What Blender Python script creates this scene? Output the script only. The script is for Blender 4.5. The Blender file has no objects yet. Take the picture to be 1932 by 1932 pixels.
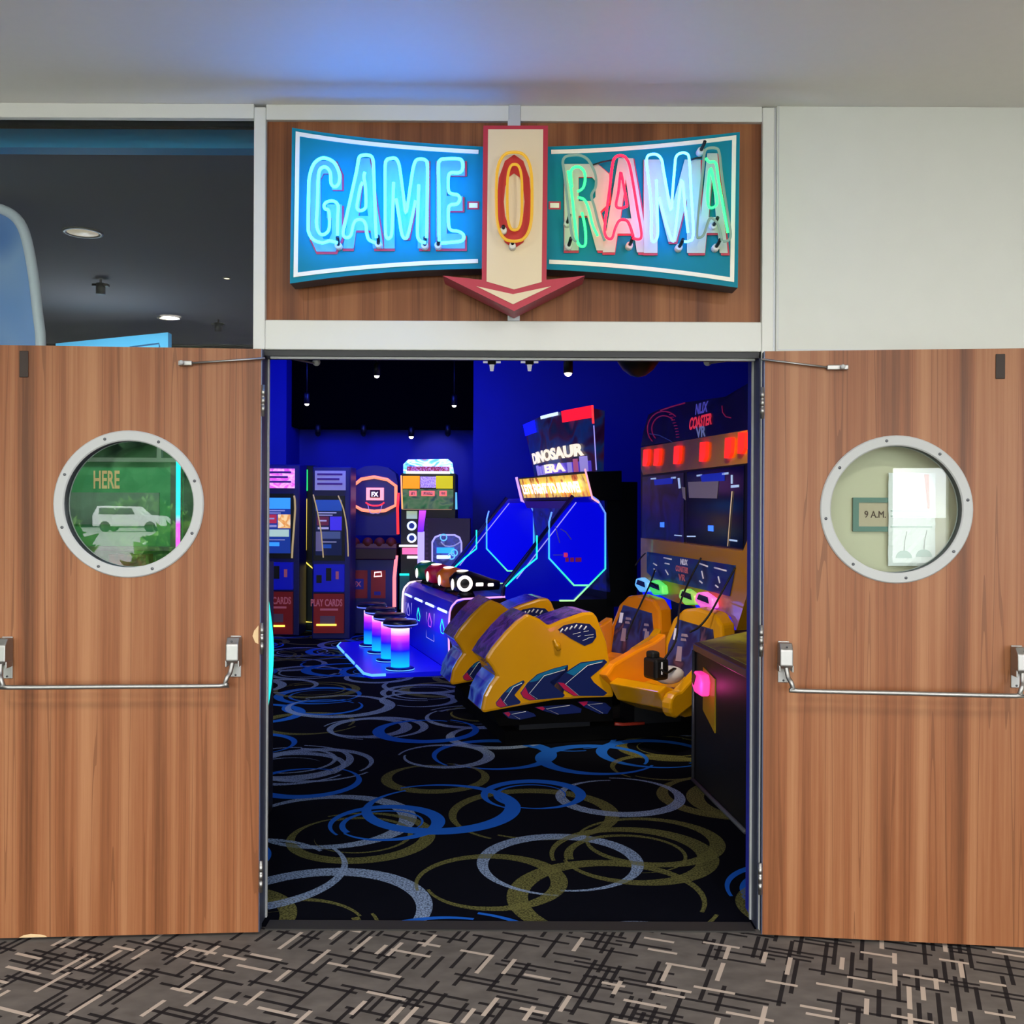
import bpy, bmesh, math, random
from mathutils import Vector, Matrix

# ------------------------------------------------------------------ camera, world, exposure
FOC = 1843.0          # focal length in pixels of the 1932 px frame
CAMD = 3.69           # distance from the lens to the front of the shopfront (plane y = 0)
EYE = 1.59
ROLL = 0.0047
scene = bpy.context.scene
col = scene.collection
cam_data = bpy.data.cameras.new('camera')
cam = bpy.data.objects.new('camera', cam_data)
col.objects.link(cam)
cam_data.sensor_width = 36.0
cam_data.lens = FOC / 1932.0 * 36.0
cam_data.shift_y = -9.0 / 1932.0
cam_data.clip_end = 400
cam.matrix_world = (Matrix.Translation((0, -CAMD, EYE)) @ Matrix.Rotation(math.pi / 2, 4, 'X')
                    @ Matrix.Rotation(ROLL, 4, 'Z'))
scene.camera = cam
vs = scene.view_settings
vs.view_transform = 'Standard'
vs.look = 'None'
vs.gamma = 1.0
vs.use_curve_mapping = False
vs.exposure = 0.0

world = bpy.data.worlds.new('overcast_sky')
scene.world = world
world.use_nodes = True
wbg = world.node_tree.nodes['Background']
wbg.inputs['Color'].default_value = (0.93, 0.97, 1.0, 1)
wbg.inputs['Strength'].default_value = 13.5


def add_light(name, kind, loc, energy, color, target=None, size=0.3, size_y=None, angle=60, blend=0.6, portal=False):
    d = bpy.data.lights.new(name, kind)
    d.energy = energy
    d.color = color
    if kind == 'AREA':
        d.size = size
        if size_y:
            d.shape = 'RECTANGLE'
            d.size_y = size_y
        if portal:
            d.cycles.is_portal = True
    elif kind == 'SPOT':
        d.shadow_soft_size = size
        d.spot_size = math.radians(angle)
        d.spot_blend = blend
    else:
        d.shadow_soft_size = size
    o = bpy.data.objects.new(name, d)
    o.location = loc
    if target is not None:
        o.rotation_euler = (Vector(target) - Vector(loc)).to_track_quat('-Z', 'Y').to_euler()
    col.objects.link(o)
    return o


# daylight comes in through the long window behind the photographer
add_light('window_portal', 'AREA', (0, -9.45, 1.75), 1, (1, 1, 1), target=(0, 0, 1.75), size=12.8, size_y=2.7, portal=True)
# lamps of the arcade: blue wall washers and the white track spots
BLUE = (0.03, 0.06, 1.0)
ARCADE = 1.0
for nm, lc, tg, en in (('blue_wash', (-1.7, 7.6, 3.2), (-1.7, 10.3, 1.6), 60),
                       ('blue_wash', (0.9, 6.4, 3.4), (0.9, 9.3, 1.7), 18),
                       ('blue_wash', (2.9, 6.2, 3.4), (3.1, 9.3, 1.6), 10),
                       ('blue_wash', (-3.9, 7.4, 3.2), (-3.6, 9.6, 2.0), 40),
                       ('blue_wash', (-1.4, 4.2, 3.2), (-1.4, 5.2, 0.0), 60)):
    add_light(nm, 'AREA', lc, en * ARCADE, BLUE, target=tg, size=1.0)
add_light('track_spot_beam', 'SPOT', (0.55, 1.7, 3.0), 150, (1.0, 0.86, 0.62), target=(0.55, 3.1, 0.7), size=0.1, angle=42)
add_light('track_spot_beam', 'SPOT', (1.2, 1.6, 3.0), 120, (1.0, 0.86, 0.62), target=(1.5, 3.2, 0.9), size=0.1, angle=62)
add_light('wall_spot_beam', 'SPOT', (-1.1, 9.3, 2.6), 10, (1.0, 0.92, 0.9), target=(-1.05, 10.2, 2.25), size=0.05, angle=50)
add_light('counter_fill_beam', 'SPOT', (-2.3, 2.6, 3.0), 120, (0.9, 0.95, 0.85), target=(-3.2, 4.1, 1.2), size=0.15, angle=110)  # added spot without a fitting, brightens the green counter

add_light('grey_ceiling_fill', 'POINT', (-3.0, 3.3, 2.45), 14, (0.95, 0.93, 1.0), size=0.15)  # added fill that brightens the far part of the grey ceiling

# ------------------------------------------------------------------ helpers
UD = math.radians


def unroll(px, py):
    dx, dy = px - 966.0, py - 966.0
    return (dx + ROLL * dy) / FOC, (957.0 - (dy - ROLL * dx + 966.0)) / FOC


def W(px, py, D):
    a, b = unroll(px, py)
    return Vector((a * D, D - CAMD, EYE + b * D))


def C(h):
    h = h.lstrip('#')
    out = []
    for i in (0, 2, 4):
        c = int(h[i:i + 2], 16) / 255.0
        out.append(c / 12.92 if c <= 0.04045 else ((c + 0.055) / 1.055) ** 2.4)
    return tuple(out)


MATS = {}


def mat(name, color='#808080', rough=0.5, metal=0.0, em=None, es=0.0, noise=0.0, nscale=8.0, spec=0.5, coat=0.0, bump=0.0):
    if name in MATS:
        return MATS[name]
    m = bpy.data.materials.new(name)
    m.use_nodes = True
    nt = m.node_tree
    b = nt.nodes['Principled BSDF']
    c = C(color)
    b.inputs['Base Color'].default_value = (*c, 1)
    b.inputs['Roughness'].default_value = rough
    b.inputs['Metallic'].default_value = metal
    b.inputs['Specular IOR Level'].default_value = spec
    b.inputs['Coat Weight'].default_value = coat
    if em:
        b.inputs['Emission Color'].default_value = (*C(em), 1)
        b.inputs['Emission Strength'].default_value = es
    if noise or bump:
        tc = nt.nodes.new('ShaderNodeTexCoord')
        n = nt.nodes.new('ShaderNodeTexNoise')
        n.inputs['Scale'].default_value = nscale
        n.inputs['Detail'].default_value = 4
        nt.links.new(tc.outputs['Object'], n.inputs['Vector'])
        if noise:
            mx = nt.nodes.new('ShaderNodeMix')
            mx.data_type = 'RGBA'
            mx.inputs['A'].default_value = (*[v * (1 - noise) for v in c], 1)
            mx.inputs['B'].default_value = (*[min(1, v * (1 + noise)) for v in c], 1)
            nt.links.new(n.outputs['Fac'], mx.inputs['Factor'])
            nt.links.new(mx.outputs['Result'], b.inputs['Base Color'])
        if bump:
            bp = nt.nodes.new('ShaderNodeBump')
            bp.inputs['Strength'].default_value = bump
            nt.links.new(n.outputs['Fac'], bp.inputs['Height'])
            nt.links.new(bp.outputs['Normal'], b.inputs['Normal'])
    MATS[name] = m
    return m


def art(name, stops, scale=(3, 3, 3), es=0.0, rough=0.3, detail=2.0, distort=0.6, const=False):
    """printed artwork: noise run through a colour ramp; lit from behind when es > 0"""
    if name in MATS:
        return MATS[name]
    m = bpy.data.materials.new(name)
    m.use_nodes = True
    nt = m.node_tree
    b = nt.nodes['Principled BSDF']
    tc = nt.nodes.new('ShaderNodeTexCoord')
    mp = nt.nodes.new('ShaderNodeMapping')
    mp.inputs['Scale'].default_value = scale
    n = nt.nodes.new('ShaderNodeTexNoise')
    n.inputs['Scale'].default_value = 1.0
    n.inputs['Detail'].default_value = detail
    n.inputs['Distortion'].default_value = distort
    r = nt.nodes.new('ShaderNodeValToRGB')
    if const:
        r.color_ramp.interpolation = 'CONSTANT'
    el = r.color_ramp.elements
    while len(el) < len(stops):
        el.new(0.5)
    for i, s in enumerate(stops):
        el[i].position = 0.28 + 0.44 * i / max(1, len(stops) - 1)
        el[i].color = (*C(s), 1)
    nt.links.new(tc.outputs['Object'], mp.inputs['Vector'])
    nt.links.new(mp.outputs['Vector'], n.inputs['Vector'])
    nt.links.new(n.outputs['Fac'], r.inputs['Fac'])
    nt.links.new(r.outputs['Color'], b.inputs['Base Color'])
    b.inputs['Roughness'].default_value = rough
    if es:
        nt.links.new(r.outputs['Color'], b.inputs['Emission Color'])
        b.inputs['Emission Strength'].default_value = es
    MATS[name] = m
    return m


def gradient(name, stops, z0, z1, es, axis='Z'):
    """colour along one axis of a lit tube (object coordinates z0..z1)"""
    if name in MATS:
        return MATS[name]
    m = bpy.data.materials.new(name)
    m.use_nodes = True
    nt = m.node_tree
    b = nt.nodes['Principled BSDF']
    tc = nt.nodes.new('ShaderNodeTexCoord')
    sp = nt.nodes.new('ShaderNodeSeparateXYZ')
    mr = nt.nodes.new('ShaderNodeMapRange')
    mr.inputs['From Min'].default_value = z0
    mr.inputs['From Max'].default_value = z1
    r = nt.nodes.new('ShaderNodeValToRGB')
    el = r.color_ramp.elements
    while len(el) < len(stops):
        el.new(0.5)
    for i, (p, s) in enumerate(stops):
        el[i].position = p
        el[i].color = (*C(s), 1)
    nt.links.new(tc.outputs['Object'], sp.inputs['Vector'])
    nt.links.new(sp.outputs[axis], mr.inputs['Value'])
    nt.links.new(mr.outputs['Result'], r.inputs['Fac'])
    nt.links.new(r.outputs['Color'], b.inputs['Emission Color'])
    nt.links.new(r.outputs['Color'], b.inputs['Base Color'])
    b.inputs['Emission Strength'].default_value = es
    MATS[name] = m
    return m


def neon(name, color, es):
    return mat(name, '#181a1c', 0.25, em=color, es=es)


class NT:
    """small helper to write shader maths"""

    def __init__(self, m):
        self.t = m.node_tree

    def n(self, kind, **kw):
        nd = self.t.nodes.new(kind)
        for k, v in kw.items():
            setattr(nd, k, v)
        return nd

    def put(self, sock, v):
        if isinstance(v, (int, float)):
            sock.default_value = v
        elif isinstance(v, tuple):
            sock.default_value = v
        else:
            self.t.links.new(v, sock)

    def m(self, op, a, b=None, c=None):
        nd = self.n('ShaderNodeMath', operation=op)
        for i, v in enumerate((a, b, c)):
            if v is not None:
                self.put(nd.inputs[i], v)
        return nd.outputs[0]

    def white(self, x, y, z=0.0):
        cb = self.n('ShaderNodeCombineXYZ')
        self.put(cb.inputs[0], x)
        self.put(cb.inputs[1], y)
        self.put(cb.inputs[2], z)
        w = self.n('ShaderNodeTexWhiteNoise', noise_dimensions='3D')
        self.t.links.new(cb.outputs[0], w.inputs['Vector'])
        s = self.n('ShaderNodeSeparateColor')
        self.t.links.new(w.outputs['Color'], s.inputs[0])
        return s.outputs[0], s.outputs[1], s.outputs[2]

    def mix(self, f, a, b):
        nd = self.n('ShaderNodeMix', data_type='RGBA')
        self.put(nd.inputs['Factor'], f)
        self.put(nd.inputs['A'], a)
        self.put(nd.inputs['B'], b)
        return nd.outputs['Result']


# ---- meshes
def link(name, me, m, parent=None, smooth=False):
    me.materials.clear()
    if m is not None:
        me.materials.append(m)
    if smooth:
        for p in me.polygons:
            p.use_smooth = True
    o = bpy.data.objects.new(name, me)
    col.objects.link(o)
    if parent is not None:
        o.parent = parent
    return o


def from_bm(name, bm, m, parent=None, smooth=False):
    bmesh.ops.recalc_face_normals(bm, faces=bm.faces)
    me = bpy.data.meshes.new(name)
    bm.to_mesh(me)
    bm.free()
    return link(name, me, m, parent, smooth)


def tag(o, label, cat=None, group=None, kind=None):
    o['label'] = label
    if cat:
        o['category'] = cat
    if group:
        o['group'] = group
    if kind:
        o['kind'] = kind
    return o


def thing(name, label, cat, loc=(0, 0, 0), rotz=0.0, group=None, kind=None):
    o = bpy.data.objects.new(name, None)
    o.empty_display_size = 0.1
    col.objects.link(o)
    o.location = loc
    o.rotation_euler = (0, 0, rotz)
    tag(o, label, cat, group, kind)
    return o


def box(name, x0, x1, y0, y1, z0, z1, m, parent=None, bevel=0.0, seg=2):
    bm = bmesh.new()
    bmesh.ops.create_cube(bm, size=1.0)
    for v in bm.verts:
        v.co = Vector(((x0 + x1) / 2 + v.co.x * (x1 - x0), (y0 + y1) / 2 + v.co.y * (y1 - y0), (z0 + z1) / 2 + v.co.z * (z1 - z0)))
    if bevel:
        bmesh.ops.bevel(bm, geom=list(bm.edges), offset=bevel, segments=seg, affect='EDGES', profile=0.5)
    return from_bm(name, bm, m, parent)


def prism(name, pts, ext, m, parent=None, bevel=0.0, smooth=False):
    """polygon of 3D points pushed along the vector ext"""
    bm = bmesh.new()
    a = [bm.verts.new(Vector(p)) for p in pts]
    b = [bm.verts.new(Vector(p) + Vector(ext)) for p in pts]
    n = len(pts)
    bm.faces.new(a)
    bm.faces.new(list(reversed(b)))
    for i in range(n):
        bm.faces.new((a[i], b[i], b[(i + 1) % n], a[(i + 1) % n]))
    if bevel:
        bmesh.ops.recalc_face_normals(bm, faces=bm.faces)
        ed = [e for e in bm.edges if len(e.link_faces) == 2 and e.calc_face_angle(0) > 0.5]
        bmesh.ops.bevel(bm, geom=ed, offset=bevel, segments=2, affect='EDGES', profile=0.5, clamp_overlap=True)
    bmesh.ops.triangulate(bm, faces=[f for f in bm.faces if len(f.verts) > 4])
    return from_bm(name, bm, m, parent, smooth)


def catmull(pts, closed=False, sub=4):
    P = [Vector(p) for p in pts]
    n = len(P)
    out = []
    rng = n if closed else n - 1
    for i in range(rng):
        p0 = P[(i - 1) % n] if (closed or i > 0) else P[0]
        p1, p2 = P[i], P[(i + 1) % n]
        p3 = P[(i + 2) % n] if (closed or i + 2 < n) else P[-1]
        for k in range(sub):
            t = k / sub
            out.append(0.5 * ((2 * p1) + (p2 - p0) * t + (2 * p0 - 5 * p1 + 4 * p2 - p3) * t * t + (3 * p1 - p0 - 3 * p2 + p3) * t ** 3))
    if not closed:
        out.append(P[-1])
    return out


def tube(name, pts, r, m, parent=None, closed=False, smooth=0, seg=8, bm=None):
    P = catmull(pts, closed, smooth) if smooth else [Vector(p) for p in pts]
    Q = [P[0]]
    for p in P[1:]:
        if (p - Q[-1]).length > 1e-5:
            Q.append(p)
    if closed and (Q[0] - Q[-1]).length < 1e-5:
        Q.pop()
    P = Q
    own = bm is None
    if own:
        bm = bmesh.new()
    n = len(P)
    rings = []
    ref = None
    for i, p in enumerate(P):
        if closed:
            t = (P[(i + 1) % n] - P[i - 1])
        else:
            t = (P[min(i + 1, n - 1)] - P[max(i - 1, 0)])
        if t.length < 1e-9:
            t = Vector((0, 0, 1))
        t.normalize()
        if ref is None:
            ref = t.orthogonal().normalized()
        else:
            ref = (ref - t * ref.dot(t))
            ref = ref.normalized() if ref.length > 1e-6 else t.orthogonal().normalized()
        b = t.cross(ref)
        rr = r[i * len(r) // n] if isinstance(r, (list, tuple)) else r
        rings.append([bm.verts.new(p + (ref * math.cos(2 * math.pi * k / seg) + b * math.sin(2 * math.pi * k / seg)) * rr) for k in range(seg)])
    for i in range(n if closed else n - 1):
        A, B = rings[i], rings[(i + 1) % n]
        for k in range(seg):
            bm.faces.new((A[k], A[(k + 1) % seg], B[(k + 1) % seg], B[k]))
    if not closed:
        bm.faces.new(list(reversed(rings[0])))
        bm.faces.new(rings[-1])
    if own:
        return from_bm(name, bm, m, parent, smooth=True)


def lathe(name, prof, loc, m, parent=None, axis='Z', seg=24, smooth=True):
    """prof: (radius, height) pairs turned round an axis through loc"""
    bm = bmesh.new()
    rings = []
    for r, h in prof:
        ring = []
        for k in range(seg):
            a = 2 * math.pi * k / seg
            c, s = max(r, 1e-4) * math.cos(a), max(r, 1e-4) * math.sin(a)
            v = {'Z': (c, s, h), 'Y': (c, h, s), 'X': (h, c, s)}[axis]
            ring.append(bm.verts.new(Vector(loc) + Vector(v)))
        rings.append(ring)
    for A, B in zip(rings, rings[1:]):
        for k in range(seg):
            bm.faces.new((A[k], A[(k + 1) % seg], B[(k + 1) % seg], B[k]))
    bm.faces.new(rings[0])
    bm.faces.new(list(reversed(rings[-1])))
    return from_bm(name, bm, m, parent, smooth)


def ellipsoid(name, loc, rad, m, parent=None, seg=16):
    bm = bmesh.new()
    bmesh.ops.create_uvsphere(bm, u_segments=seg, v_segments=seg // 2 + 2, radius=1.0)
    for v in bm.verts:
        v.co = Vector(loc) + Vector((v.co.x * rad[0], v.co.y * rad[1], v.co.z * rad[2]))
    return from_bm(name, bm, m, parent, smooth=True)


_TXT = {}


def glyphs(body, bold=0.0):
    key = (body, bold)
    if key not in _TXT:
        cu = bpy.data.curves.new('lettering', 'FONT')
        cu.body = body
        cu.offset = bold
        cu.resolution_u = 3
        o = bpy.data.objects.new('lettering', cu)
        col.objects.link(o)
        bpy.context.view_layer.update()
        me = bpy.data.meshes.new_from_object(o.evaluated_get(bpy.context.evaluated_depsgraph_get()))
        vs_ = [v.co.copy() for v in me.vertices]
        fs = [tuple(p.vertices) for p in me.polygons]
        bpy.data.objects.remove(o)
        bpy.data.curves.remove(cu)
        bpy.data.meshes.remove(me)
        x0, x1 = min(v.x for v in vs_), max(v.x for v in vs_)
        y0, y1 = min(v.y for v in vs_), max(v.y for v in vs_)
        _TXT[key] = ([((v.x - x0) / (x1 - x0), (v.y - y0) / (y1 - y0)) for v in vs_], fs)
    return _TXT[key]


def text(name, body, quad, m, parent=None, bold=0.02, out=None, lift=0.002, thick=0.002):
    """lettering stretched over a quad (bottom-left, bottom-right, top-right, top-left)"""
    uv, fs = glyphs(body, bold)
    bl, br, tr, tl = [Vector(q) for q in quad]
    nrm = (br - bl).cross(tl - bl).normalized()
    if out is not None and nrm.dot(Vector(out)) < 0:
        nrm = -nrm
    bm = bmesh.new()
    V = []
    for u, v in uv:
        p = (bl * (1 - u) + br * u) * (1 - v) + (tl * (1 - u) + tr * u) * v
        V.append(bm.verts.new(p + nrm * (lift + thick)))
    Fs = []
    for f in fs:
        try:
            Fs.append(bm.faces.new([V[i] for i in f]))
        except ValueError:
            pass
    r = bmesh.ops.extrude_face_region(bm, geom=Fs)
    for g in r['geom']:
        if isinstance(g, bmesh.types.BMVert):
            g.co = g.co - nrm * thick
    return from_bm(name, bm, m, parent)


class Rig:
    """a thing standing on the floor, with its own axes; pixels of the photograph are turned
    into points on the thing's own planes (y = const faces the viewer, x = const runs away)"""

    def __init__(self, name, label, cat, px, D, theta=0.0, group=None, z=0.0, kind=None):
        a, _ = unroll(px, 1200)
        self.o = Vector((a * D, D - CAMD, 0))
        self.th = theta
        self.root = thing(name, label, cat, (self.o.x, self.o.y, z), theta, group, kind)
        self.z0 = z

    def _hit(self, px, py, n, c):
        a, b = unroll(px, py)
        d = Vector((a, 1, b))
        cp = Vector((0, -CAMD, EYE))
        t = ((self.o + n * c) - cp).dot(n) / d.dot(n)
        p = cp + d * t - self.o
        ct, st = math.cos(self.th), math.sin(self.th)
        return Vector((p.x * ct + p.y * st, -p.x * st + p.y * ct, p.z - self.z0))

    def y(self, px, py, c=0.0):
        return self._hit(px, py, Vector((-math.sin(self.th), math.cos(self.th), 0)), c)

    def x(self, px, py, c=0.0):
        return self._hit(px, py, Vector((math.cos(self.th), math.sin(self.th), 0)), c)

    def rect(self, name, x0, y0, x1, y1, c, depth, m, parent=None, bevel=0.0, floor=False):
        a = self.y(x0, y0, c)
        b = self.y(x1, y1, c)
        z0 = -self.z0 if floor else min(a.z, b.z)
        return box(name, min(a.x, b.x), max(a.x, b.x), c, c + depth, z0, max(a.z, b.z), m, parent or self.root, bevel)

    def poly(self, name, pts, c, depth, m, parent=None, bevel=0.0):
        return prism(name, [self.y(p[0], p[1], c) for p in pts], (0, depth, 0), m, parent or self.root, bevel)

    def polyx(self, name, pts, c, depth, m, parent=None, bevel=0.0):
        return prism(name, [self.x(p[0], p[1], c) for p in pts], (depth, 0, 0), m, parent or self.root, bevel)

    def tube(self, name, pts, c, r, m, parent=None, closed=False, smooth=0, seg=8):
        return tube(name, [self.y(p[0], p[1], c) for p in pts], r, m, parent or self.root, closed, smooth, seg)

    def tubex(self, name, pts, c, r, m, parent=None, closed=False, smooth=0, seg=8):
        return tube(name, [self.x(p[0], p[1], c) for p in pts], r, m, parent or self.root, closed, smooth, seg)

    def text(self, name, body, quad, c, m, parent=None, bold=0.02, lift=0.002):
        return text(name, body, [self.y(p[0], p[1], c) for p in quad], m, parent or self.root, bold, (0, -1, 0), lift)

    def textr(self, name, body, x0, y0, x1, y1, c, m, parent=None, bold=0.02, lift=0.002):
        return self.text(name, body, [(x0, y1), (x1, y1), (x1, y0), (x0, y0)], c, m, parent, bold, lift)


def struct(o, label):
    o['kind'] = 'structure'
    o['label'] = label
    return o

# ------------------------------------------------------------------ surface materials
def wood_material(name, dark, mid, light, rough=0.38):
    m = bpy.data.materials.new(name)
    m.use_nodes = True
    t = NT(m)
    b = m.node_tree.nodes['Principled BSDF']
    tc = t.n('ShaderNodeTexCoord')

    def noise(sc, detail, dist=0.0):
        mp = t.n('ShaderNodeMapping')
        mp.inputs['Scale'].default_value = sc
        t.t.links.new(tc.outputs['Object'], mp.inputs['Vector'])
        n = t.n('ShaderNodeTexNoise')
        n.inputs['Scale'].default_value = 1.0
        n.inputs['Detail'].default_value = detail
        n.inputs['Distortion'].default_value = dist
        t.t.links.new(mp.outputs['Vector'], n.inputs['Vector'])
        return n.outputs['Fac']
    band = noise((15, 1, 0.16), 1.0, 0.25)
    broad = noise((5, 1, 0.35), 2.0, 0.3)
    fine = noise((95, 3, 1.3), 4.0, 0.2)
    pore = noise((330, 5, 9.0), 2.0)
    v = t.m('ADD', t.m('MULTIPLY', band, 0.55), t.m('MULTIPLY', broad, 0.22))
    v = t.m('ADD', v, t.m('MULTIPLY', fine, 0.20))
    v = t.m('ADD', v, t.m('MULTIPLY', pore, 0.06))
    r = t.n('ShaderNodeValToRGB')
    el = r.color_ramp.elements
    el.new(0.5)
    for i, (p, c) in enumerate(((0.37, dark), (0.5, mid), (0.66, light))):
        el[i].position = p
        el[i].color = (*C(c), 1)
    t.t.links.new(v, r.inputs['Fac'])
    # narrow dark grain lines between the veneer bands
    line = t.m('LESS_THAN', t.m('ABSOLUTE', t.m('SUBTRACT', band, 0.47)), 0.0075)
    line2 = t.m('LESS_THAN', t.m('ABSOLUTE', t.m('SUBTRACT', band, 0.585)), 0.005)
    ln = t.m('MULTIPLY', t.m('MAXIMUM', line, line2), t.m('MULTIPLY', fine, 0.9))
    c = t.mix(ln, r.outputs['Color'], (*C(dark), 1))
    t.t.links.new(c, b.inputs['Base Color'])
    b.inputs['Roughness'].default_value = rough
    b.inputs['Specular IOR Level'].default_value = 0.28
    bp = t.n('ShaderNodeBump')
    bp.inputs['Strength'].default_value = 0.04
    t.t.links.new(pore, bp.inputs['Height'])
    t.t.links.new(bp.outputs['Normal'], b.inputs['Normal'])
    MATS[name] = m
    return m


def dash_carpet(name):
    m = bpy.data.materials.new(name)
    m.use_nodes = True
    t = NT(m)
    b = m.node_tree.nodes['Principled BSDF']
    tc = t.n('ShaderNodeTexCoord')
    sp = t.n('ShaderNodeSeparateXYZ')
    t.t.links.new(tc.outputs['Object'], sp.inputs[0])
    X, Y = sp.outputs[0], sp.outputs[1]
    base = t.n('ShaderNodeTexNoise')
    base.inputs['Scale'].default_value = 140
    base.inputs['Detail'].default_value = 2
    color = t.mix(base.outputs['Fac'], (*C('#4c4743'), 1), (*C('#78706a'), 1))

    def dashes(color, ang, row, length, prob, width, tint, seed):
        ca, sa = math.cos(UD(ang)), math.sin(UD(ang))
        u = t.m('ADD', t.m('MULTIPLY', X, ca), t.m('MULTIPLY', Y, sa))
        v = t.m('ADD', t.m('MULTIPLY', X, -sa), t.m('MULTIPLY', Y, ca))
        vr = t.m('DIVIDE', v, row)
        rowi = t.m('FLOOR', vr)
        ro, _, _ = t.white(rowi, seed)
        uu = t.m('ADD', t.m('DIVIDE', u, length), t.m('MULTIPLY', ro, 17.0))
        ci = t.m('FLOOR', uu)
        a, l, s = t.white(rowi, ci, seed + 3.3)
        on = t.m('LESS_THAN', a, prob)
        fu = t.m('FRACT', uu)
        fv = t.m('FRACT', vr)
        on = t.m('MULTIPLY', on, t.m('LESS_THAN', fu, t.m('ADD', 0.45, t.m('MULTIPLY', l, 0.5))))
        on = t.m('MULTIPLY', on, t.m('LESS_THAN', t.m('ABSOLUTE', t.m('SUBTRACT', fv, 0.5)), width))
        return t.mix(t.m('MULTIPLY', on, 0.92), color, (*C(tint), 1))
    color = dashes(color, 69, 0.030, 0.30, 0.42, 0.24, '#1d191b', 1.0)
    color = dashes(color, -21, 0.030, 0.30, 0.42, 0.24, '#1d191b', 2.0)
    color = dashes(color, 69, 0.043, 0.17, 0.15, 0.18, '#bfae9f', 5.0)
    color = dashes(color, -21, 0.043, 0.17, 0.15, 0.18, '#bfae9f', 6.0)
    t.t.links.new(color, b.inputs['Base Color'])
    b.inputs['Roughness'].default_value = 0.95
    b.inputs['Specular IOR Level'].default_value = 0.1
    bp = t.n('ShaderNodeBump')
    bp.inputs['Strength'].default_value = 0.35
    t.t.links.new(base.outputs['Fac'], bp.inputs['Height'])
    t.t.links.new(bp.outputs['Normal'], b.inputs['Normal'])
    MATS[name] = m
    return m


def swirl_carpet(name):
    m = bpy.data.materials.new(name)
    m.use_nodes = True
    t = NT(m)
    b = m.node_tree.nodes['Principled BSDF']
    tc = t.n('ShaderNodeTexCoord')
    sp = t.n('ShaderNodeSeparateXYZ')
    t.t.links.new(tc.outputs['Object'], sp.inputs[0])
    X, Y = sp.outputs[0], sp.outputs[1]
    tuft = t.n('ShaderNodeTexNoise')
    tuft.inputs['Scale'].default_value = 120
    tuft.inputs['Detail'].default_value = 3
    t.t.links.new(tc.outputs['Object'], tuft.inputs['Vector'])
    speck = t.n('ShaderNodeMapRange')
    speck.inputs['From Min'].default_value = 0.40
    speck.inputs['From Max'].default_value = 0.58
    t.t.links.new(tuft.outputs['Fac'], speck.inputs['Value'])
    speck = speck.outputs['Result']
    color = t.mix(tuft.outputs['Fac'], (*C('#05060c'), 1), (*C('#0b0d18'), 1))
    TAU = 2 * math.pi

    def layer(color, size, ox, oy, rot, seed):
        ca, sa = math.cos(UD(rot)), math.sin(UD(rot))
        x = t.m('ADD', t.m('ADD', t.m('MULTIPLY', X, ca / size), t.m('MULTIPLY', Y, sa / size)), ox)
        y = t.m('ADD', t.m('ADD', t.m('MULTIPLY', X, -sa / size), t.m('MULTIPLY', Y, ca / size)), oy)
        ix, iy = t.m('FLOOR', x), t.m('FLOOR', y)
        r1, r2, r3 = t.white(ix, iy, seed)
        r4, r5, r6 = t.white(ix, iy, seed + 7.7)
        qx = t.m('SUBTRACT', t.m('SUBTRACT', t.m('FRACT', x), 0.44), t.m('MULTIPLY', r1, 0.12))
        qy = t.m('SUBTRACT', t.m('SUBTRACT', t.m('FRACT', y), 0.44), t.m('MULTIPLY', r2, 0.12))
        rr = t.m('SQRT', t.m('ADD', t.m('MULTIPLY', qx, qx), t.m('MULTIPLY', qy, qy)))
        an = t.m('ADD', t.m('DIVIDE', t.m('ARCTAN2', qy, qx), TAU), r3)
        a01 = t.m('FRACT', an)
        R = t.m('ADD', 0.29, t.m('MULTIPLY', r4, 0.10))
        # outer turn: swells on one side; inner turn: a tapering spiral arm
        w1 = t.m('ADD', 0.007, t.m('MULTIPLY', 0.032, t.m('POWER', t.m('SINE', t.m('MULTIPLY', a01, math.pi)), 1.5)))
        Ro = t.m('MULTIPLY', R, t.m('ADD', 0.86, t.m('MULTIPLY', a01, 0.14)))
        m1 = t.m('LESS_THAN', t.m('ABSOLUTE', t.m('SUBTRACT', rr, Ro)), w1)
        Ri = t.m('MULTIPLY', R, t.m('ADD', 0.52, t.m('MULTIPLY', a01, 0.28)))
        w2 = t.m('MULTIPLY', 0.024, t.m('SUBTRACT', t.m('POWER', a01, 0.7), 0.30))
        m2 = t.m('LESS_THAN', t.m('ABSOLUTE', t.m('SUBTRACT', rr, Ri)), w2)
        mask = t.m('MAXIMUM', m1, t.m('MULTIPLY', m2, t.m('GREATER_THAN', r5, 0.6)))
        ramp = t.n('ShaderNodeValToRGB')
        ramp.color_ramp.interpolation = 'CONSTANT'
        el = ramp.color_ramp.elements
        el.new(0.5)
        for i, (p, c) in enumerate(((0.0, '#1d5fc4'), (0.30, '#8fa3c4'), (0.74, '#6f6c3c'))):
            el[i].position = p
            el[i].color = (*C(c), 1)
        t.t.links.new(r6, ramp.inputs['Fac'])
        solid = t.m('LESS_THAN', r6, 0.30)
        f = t.m('MULTIPLY', mask, t.m('MAXIMUM', solid, t.m('ADD', 0.25, t.m('MULTIPLY', speck, 0.75))))
        return t.mix(f, color, ramp.outputs['Color'])
    for k, a in enumerate(((1.15, 0.1, 0.3, 12, 1.0), (1.05, 0.55, 0.8, -20, 2.0), (0.95, 0.3, 0.05, 35, 3.0),
                           (1.25, 0.75, 0.5, 50, 4.0))):
        color = layer(color, *a)
    t.t.links.new(color, b.inputs['Base Color'])
    b.inputs['Roughness'].default_value = 0.97
    b.inputs['Specular IOR Level'].default_value = 0.05
    MATS[name] = m
    return m


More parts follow.
